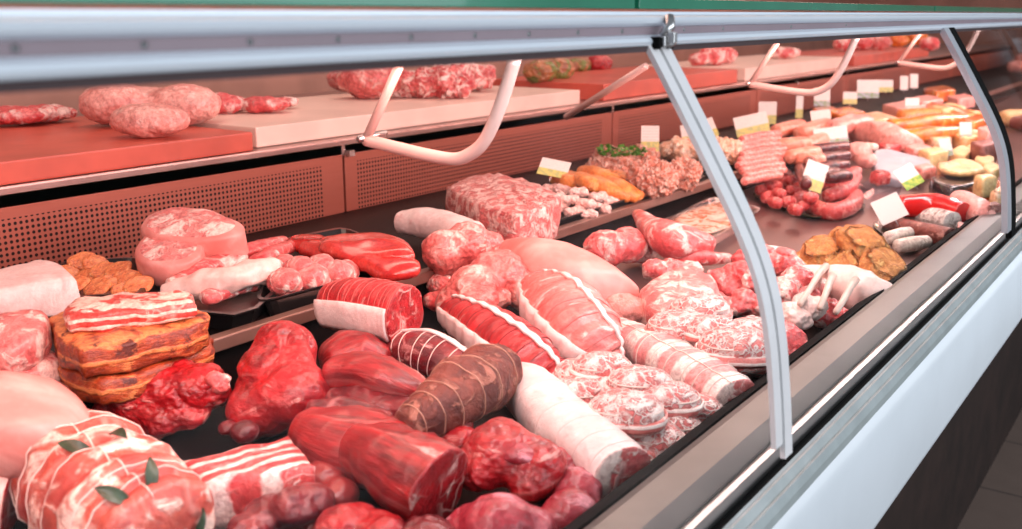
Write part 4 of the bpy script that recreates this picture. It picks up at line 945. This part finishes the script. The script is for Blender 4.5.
# ------------------------------------------------------------------ far right: ham, salami, white sausages, packs
L('red_cased_sausage', REDCASE, 'large sausage in a bright red casing near the far glass joint', 'sausage', [(902, 206, 11, .03), (935, 206, 12.5, .03), (962, 214, 12, .025)], amp=.02, caps='rf', rh=1)
L('boiled_sausage', HAM, 'pale pink cut sausage end beside the red casing', 'sausage', [(960, 204, 13, .02), (976, 212, 14, .02), (984, 220, 12, .015)], amp=.06, rh=1, seed=3)
L('white_salami', SALAMI, 'salami with a white mould rind in front of the red casing', 'salami', [(908, 214, 9, .01), (932, 218, 11, .01), (952, 223, 11.5, .01)], caps='rf', rh=1, amp=.02)
L('brown_salami', SALBR, 'dark brown salami lying in front of the white one', 'salami', [(888, 222, 7, 0), (915, 230, 9, 0), (950, 238, 10, 0)], rh=1, amp=.03, caps='rf')
SL('salami_slice', HAM, 'pale oval sausage slice leaning at the salami ends', 'sausage', [(958, 222), (966, 224), (970, 234), (966, 240), (960, 236)], .045, .02, amp=.002, round_=.003)
tray_thing('dark green dish under the white sausages', [(872, 226), (906, 252), (936, 240), (890, 212)], .006, 0, DISH, 'dark green serving dishes', 'serving_dish', 'dish')
sausage(SAUSW, 'white sausage at the front of the dish below the salamis', (898, 246), (926, 242), 7.5, .006, 0, 'white sausages on the dish', 190)
sausage(SAUSW, 'white sausage at the back of the dish beside the breaded cutlets', (888, 238), (908, 233), 7, .012, 0, 'white sausages on the dish', 191)
B('ham_piece', HAM, 'round pale pink ham piece beside the dark sausages', 'ham', [(858, 152, 13, .02), (866, 160, 11, .01)], base=.02, amp=.05, seed=3)
L('white_cheese', SAUSW, 'small white round cheese on the ham piece', 'cheese', [(866, 146, 6, .055), (874, 147, 6, .055)], base=.02, rh=.6, amp=.02)
FIL = flat('grey_wrap', (.46, .50, .56, 1), .35, .1, .2, .1, 30, .4)
SL('grey_packet', FIL, 'grey wrapped packet lying right of the ham piece', 'packet', [(876, 152), (902, 152), (930, 158), (922, 176), (900, 182), (876, 172)], .045, .03, amp=.006, seed=2, tilt=10)
o = tray_thing('clear glass dish in front of the ham piece', [(858, 186), (880, 194), (905, 186), (880, 172)], .03, 0, glass('dish_glass', (.9, .9, .93, 1), 1.6), None, 'glass_dish', 'dish')
MB_ = slab([(930, 178), (955, 186), (978, 180), (960, 168)], .05, .045, amp=.003, seed=4)
tagt(MB_.build('dark_packet', flat('dark_wrap', (.07, .05, .05, 1), .18, .3, .6, .4, 40, .6)), 'dark glossy wrapped packet left of the far glass joint', 'packet')
SL('tray_of_slices', CHEESE, 'pale sliced cheese pack above the dark glossy packet', 'cheese', [(938, 166), (960, 172), (985, 168), (965, 158)], .07, .014, amp=.003, seed=6)
SL('orange_slices', HAMO, 'small orange pack beside the dark glossy packet', 'packet', [(978, 186), (998, 190), (1000, 180), (982, 176)], .04, .03, amp=.003, seed=7)
CGp = 'cheeses near the far joint'
for i, (x, y, r, lb) in enumerate(((962, 150, 8, 'pale cheese piece lowest near the far joint'), (978, 146, 8, 'pale cheese piece beside the far joint'), (985, 158, 8, 'pale cheese piece just left of the far joint'), (992, 166, 7, 'last pale cheese piece before the far joint'))):
    SL('cheese_piece', CHEESE, lb, 'cheese', [(x-r*1.3, y), (x, y+r*.6), (x+r*1.3, y), (x, y-r*.6)], .06, .03, CGp, amp=.004, seed=i+3)
L('ham_joint', HAM, 'pink ham joint with a cut end, behind the grey packet', 'ham', [(856, 132, 11, .03), (878, 134, 15, .03), (896, 140, 15, .02), (916, 146, 9, .01)], base=.02, amp=.07, seed=4)
L('ham_joint', HAM, 'pale pink ham beside the pale sausages, left of the other one', 'ham', [(834, 128, 9, .03), (850, 124, 11, .03), (864, 122, 9, .03)], base=RISE, amp=.07, seed=5)
HG = 'glazed orange hams at the far end'
for i, (a, b, r, m_) in enumerate((((892, 126), (970, 120), 9, HAMO), ((902, 116), (978, 116), 8, ORANGE), ((908, 136), (962, 132), 8, HAMO), ((930, 108), (984, 124), 8, HAMO), ((940, 132), (985, 136), 6, PASTRY))):
    L('glazed_ham', m_, ['glossy orange glazed ham lying across the far end, longest one', 'orange ham behind the glossy longest one', 'glossy orange ham in front of the longest one', 'orange ham reaching to the far glass joint', 'pale smoked piece below the orange hams'][i], 'ham', [(a[0], a[1], r, .02+.01*(i % 2)), ((a[0]+b[0])/2, (a[1]+b[1])/2, r*1.2, .02), (b[0], b[1], r*.8, .02)], HG, base=.03, amp=.05, seed=i+2, m=14, n=16)
LG = 'loaves and pate slabs in the far back row'
for i, (x, y, w, m_, th, lb) in enumerate(((845, 110, 20, HAMO, .03, 'orange topped terrine in the far back row'), (872, 116, 26, PASTRY, .05, 'pale long pate slab in the far back row'), (905, 104, 22, HAM, .06, 'pink pate block in the far back row'), (925, 98, 18, HAM, .07, 'pink block behind the glazed hams'), (948, 106, 18, CHEESE, .06, 'pale block before the far joint'), (826, 108, 14, HAMO, .04, 'small orange terrine left of the others'), (940, 88, 16, HAMO, .06, 'orange block at the very back by the joint'), (962, 96, 14, HAM, .05, 'pink block right beside the joint'))):
    SL('pate_slab', m_, lb, 'pate', [(x-w, y), (x-w*.2, y+w*.22), (x+w, y+w*.05), (x+w*.2, y-w*.2)], RISE+th, th-.003, LG, amp=.003, sub=4, lin=True, round_=.005, seed=i+1)

# packs and pieces filling the far right of the deck
for i, (x, y, w, z, th, m_, nm, cat, lb) in enumerate((
    (905, 158, 14, .03, .03, FIL, 'grey_packet', 'packet', 'smaller grey packet behind the large grey wrapped one'),
    (934, 150, 15, .05, .05, CHEESE, 'cheese_piece', 'cheese', 'pale cheese wedge left of the small cheeses'),
    (918, 146, 13, .05, .03, HAM, 'ham_slices', 'ham', 'pink ham slices between the ham joint and the pale cheese wedge'),
    (950, 164, 13, .05, .045, PASTRY, 'pale_loaf', 'loaf', 'pale loaf between the small cheeses and the dark glossy packet'),
    (925, 166, 12, .04, .03, HAM, 'ham_slices', 'ham', 'pink ham slices right of the large grey packet'),
    (985, 142, 14, .07, .06, SALBR, 'smoked_piece', 'meat', 'brown smoked piece against the far joint, above the cheeses'),
    (968, 134, 16, .05, .05, CHEESE, 'cheese_piece', 'cheese', 'pale cheese block under the orange hams'),
    (992, 204, 12, .05, .045, SALBR, 'smoked_piece', 'meat', 'brown smoked piece just left of the far joint foot'),
    (986, 176, 11, .06, .05, CHEESE, 'cheese_piece', 'cheese', 'pale cheese slice above the small orange pack'),
    (880, 172, 10, .05, .03, SAUSR, 'red_packet', 'packet', 'dark red pack at the foot of the grey packet'),
    (842, 172, 11, .05, .04, SAUSD, 'black_pudding', 'sausage', 'dark pudding piece behind the coarse sausages'),
    (890, 144, 12, .05, .045, PORKR, 'ham_slices', 'ham', 'reddish ham slices in front of the cut ham joint'),
    (1000, 190, 10, .06, .05, PASTRY, 'pale_loaf', 'loaf', 'pale loaf pressed against the far joint'),
    (938, 136, 14, .05, .05, PASTRY, 'pale_loaf', 'loaf', 'pale loaf under the front glazed ham'),
    (902, 130, 14, .05, .05, HAMO, 'glazed_piece', 'ham', 'short orange glazed piece left of the long hams'),
    (975, 118, 14, .08, .07, HAMO, 'glazed_piece', 'ham', 'orange glazed block left of the far joint, upper one'),
    (990, 128, 12, .08, .07, HAM, 'ham_slices', 'ham', 'pink block touching the far joint at mid height'))):
    SL(nm, m_, lb, cat, [(x-w, y), (x-w*.2, y+w*.28), (x+w, y+w*.08), (x+w*.2, y-w*.26)], z+.02, th, amp=.004, sub=4, lin=True, round_=.005, seed=i+30, dome=.004)
# beyond the far joint
BG = 'goods beyond the far joint'
rnd = random.Random(21)
for i in range(26):
    y = (.58+rnd.random()*.25) if i % 2 else (1.16+rnd.random()*.18); x = min(9.2, y*(6.7+(i//2)*.42))
    z = RISE if y > .98 else 0
    r = .04+rnd.random()*.03
    m_ = [HAM, CHEESE, PASTRY, SALBR, HAMO, PORK, SMOKE][i % 7]
    a = rnd.random()*3
    c = Vector((x, y, DECK+z+r*.8)); d = Vector((math.cos(a), math.sin(a), 0))*r
    l_ = loft([(c-d, r*.8), (c, r), (c+d, r*.8)], world=True, base=z, rh=.8, amp=.08, seed=200+i, m=12, n=16)
    tagt(l_.build('cold_cut', m_), 'blurred '+['pink ham', 'pale cheese', 'pale loaf', 'brown salami', 'orange ham', 'pale pork', 'smoked meat'][i % 7]+' among the goods beyond the far glass joint', 'cold cut', BG+', '+['hams', 'cheeses', 'loaves', 'salamis', 'orange hams', 'pork', 'smoked'][i % 7])

# ------------------------------------------------------------------ price cards
def card(label, cx, cy, w, h, base, lean, mat, roll=0.0, z=None, yaw=0.0, group='price cards in the case'):
    """card standing on a small foot: bottom edge centre seen at (cx, cy), size in px there"""
    b = P(cx, cy, base); s = 1/ppm(b); W_, H_ = w*s, h*s
    ax = Vector((math.cos(yaw+math.atan2(RIGHT.y, RIGHT.x)), math.sin(yaw+math.atan2(RIGHT.y, RIGHT.x)), 0)); bk = Vector((-ax.y, ax.x, 0))
    up = (Vector((0, 0, 1))*math.cos(lean)+bk*math.sin(lean)).normalized()
    c_, s_ = math.cos(roll), math.sin(roll)
    a2 = ax*c_+up*s_; u2 = up*c_-ax*s_; nn = a2.cross(u2)
    q = [b-a2*W_/2, b+a2*W_/2, b+a2*W_/2+u2*H_, b-a2*W_/2+u2*H_]
    t = -nn*.0012
    M = MB().add(q+[v+t for v in q], [(0, 1, 2, 3), (7, 6, 5, 4), (0, 4, 5, 1), (1, 5, 6, 2), (2, 6, 7, 3), (3, 7, 4, 0)], 0, [(0, 0), (1, 0), (1, 1), (0, 1)]*2)
    r = root('price_card', b, label, 'price card', group)
    M.build('card', mat, r, smooth=False)
    pin = [b+u2*H_*.3+t*1.6, b+t*1.6-Vector((0, 0, .001))-u2*.002, b+t*3-u2*.012]
    MB().tube(pin, .0012, 6).build('pin', STEEL, r)
R_ = RISE
for a in (('price card leaning back on the white tripe, above the orange strips', 551, 176, 30, 24, R_+.06, .95, CARD, -.28),
          ('price card standing in the mince beside the parsley', 650, 152, 18, 26, R_+.05, .15, CARD, 0),
          ('price card on the pale mound, left half behind the near joint', 690, 144, 14, 20, R_+.03, .3, CARD, .15),
          ('price card on the pale mound just right of the near joint', 711, 138, 18, 20, R_+.045, .4, CARD, .35),
          ('wide price card standing behind the frankfurters', 754, 134, 34, 20, R_+.05, .3, CARD, .22),
          ('price card standing at the back, above the wide one', 767, 124, 18, 22, R_+.03, .1, CARD, 0),
          ('narrow price card at the back left of the terrine', 799, 118, 7, 22, R_+.02, .1, CARD, 0),
          ('white price card pinned in the small red sausages', 810, 190, 22, 30, .05, .4, CARD, -.35),
          ('price card with grey head among the pale sausages', 822, 126, 20, 16, R_+.05, .3, CARD, .1),
          ('wide grey green price card above the dark sausages', 832, 144, 34, 17, .08, .3, CARDB, .12),
          ('blank white card tilted in front of the red casing', 896, 220, 30, 26, .035, .5, CARDW, .42),
          ('green edged card on the grey packet', 916, 186, 22, 24, .04, .6, CARDG, .5),
          ('small price card in front of the rack of lamb meat', 776, 256, 20, 14, .05, 1.0, CARDG, -.2),
          ('price card on the orange terrine in the far back row', 822, 106, 16, 18, R_+.04, .2, CARDB, 0),
          ('price card on the left of the far pate slab', 850, 104, 14, 12, R_+.04, .2, CARD, 0),
          ('larger grey price card on the far pate slab', 868, 98, 22, 18, R_+.05, .2, CARDB, 0),
          ('price card between the far grey card and the pink block', 886, 92, 14, 12, R_+.05, .2, CARD, 0),
          ('tall price card at the very back, left of a pair', 904, 90, 8, 14, R_+.05, .2, CARDW, 0),
          ('tall price card at the very back, right of a pair', 914, 88, 8, 14, R_+.05, .2, CARDW, 0),
          ('brownish price card at the front of the pink block', 912, 116, 14, 18, R_+.02, .2, CARDB, 0),
          ('grey price card among the cheeses, left one', 948, 156, 12, 18, .05, .3, CARDB, .2),
          ('grey price card among the cheeses, right one', 966, 140, 12, 18, .06, .3, CARDB, 0)):
    card(*a)
# ------------------------------------------------------------------ light: pinkish case tubes under the rail, an added red lamp for the back, soft daylight from the shop
def area(name, loc, rot, sx, sy, power, col):
    l = bpy.data.lights.new(name, 'AREA'); l.shape = 'RECTANGLE'; l.size = sx; l.size_y = sy; l.energy = power; l.color = col
    o = bpy.data.objects.new(name, l); COL.objects.link(o); o.location = loc; o.rotation_euler = rot; return o
area('case_lamp', (4.0, .49, 1.318), (math.radians(24), 0, 0), 9.2, .05, 47, (1, .82, .81))
area('added_red_lamp', (4.0, .66, 1.315), (math.radians(55), 0, 0), 9.2, .05, 38, (1, .38, .29))  # lamp added to redden the grille and rear row
area('worktop_lamp', (4.0, 1.9, 2.5), (math.radians(-12), 0, 0), 9, .4, 62, (1, .60, .47))
area('shop_daylight', (1.6, -2.4, 2.0), (math.radians(68), 0, 0), 6, 1.8, 95, (.84, .93, 1))
W = bpy.data.worlds.new('world'); SC.world = W; W.use_nodes = True
bg = W.node_tree.nodes['Background']; bg.inputs[0].default_value = (.80, .90, 1, 1); bg.inputs[1].default_value = .30
SC.view_settings.view_transform = 'Standard'; SC.view_settings.look = 'None'; SC.view_settings.gamma = 1; SC.view_settings.use_curve_mapping = False
SC.view_settings.exposure = 0.08
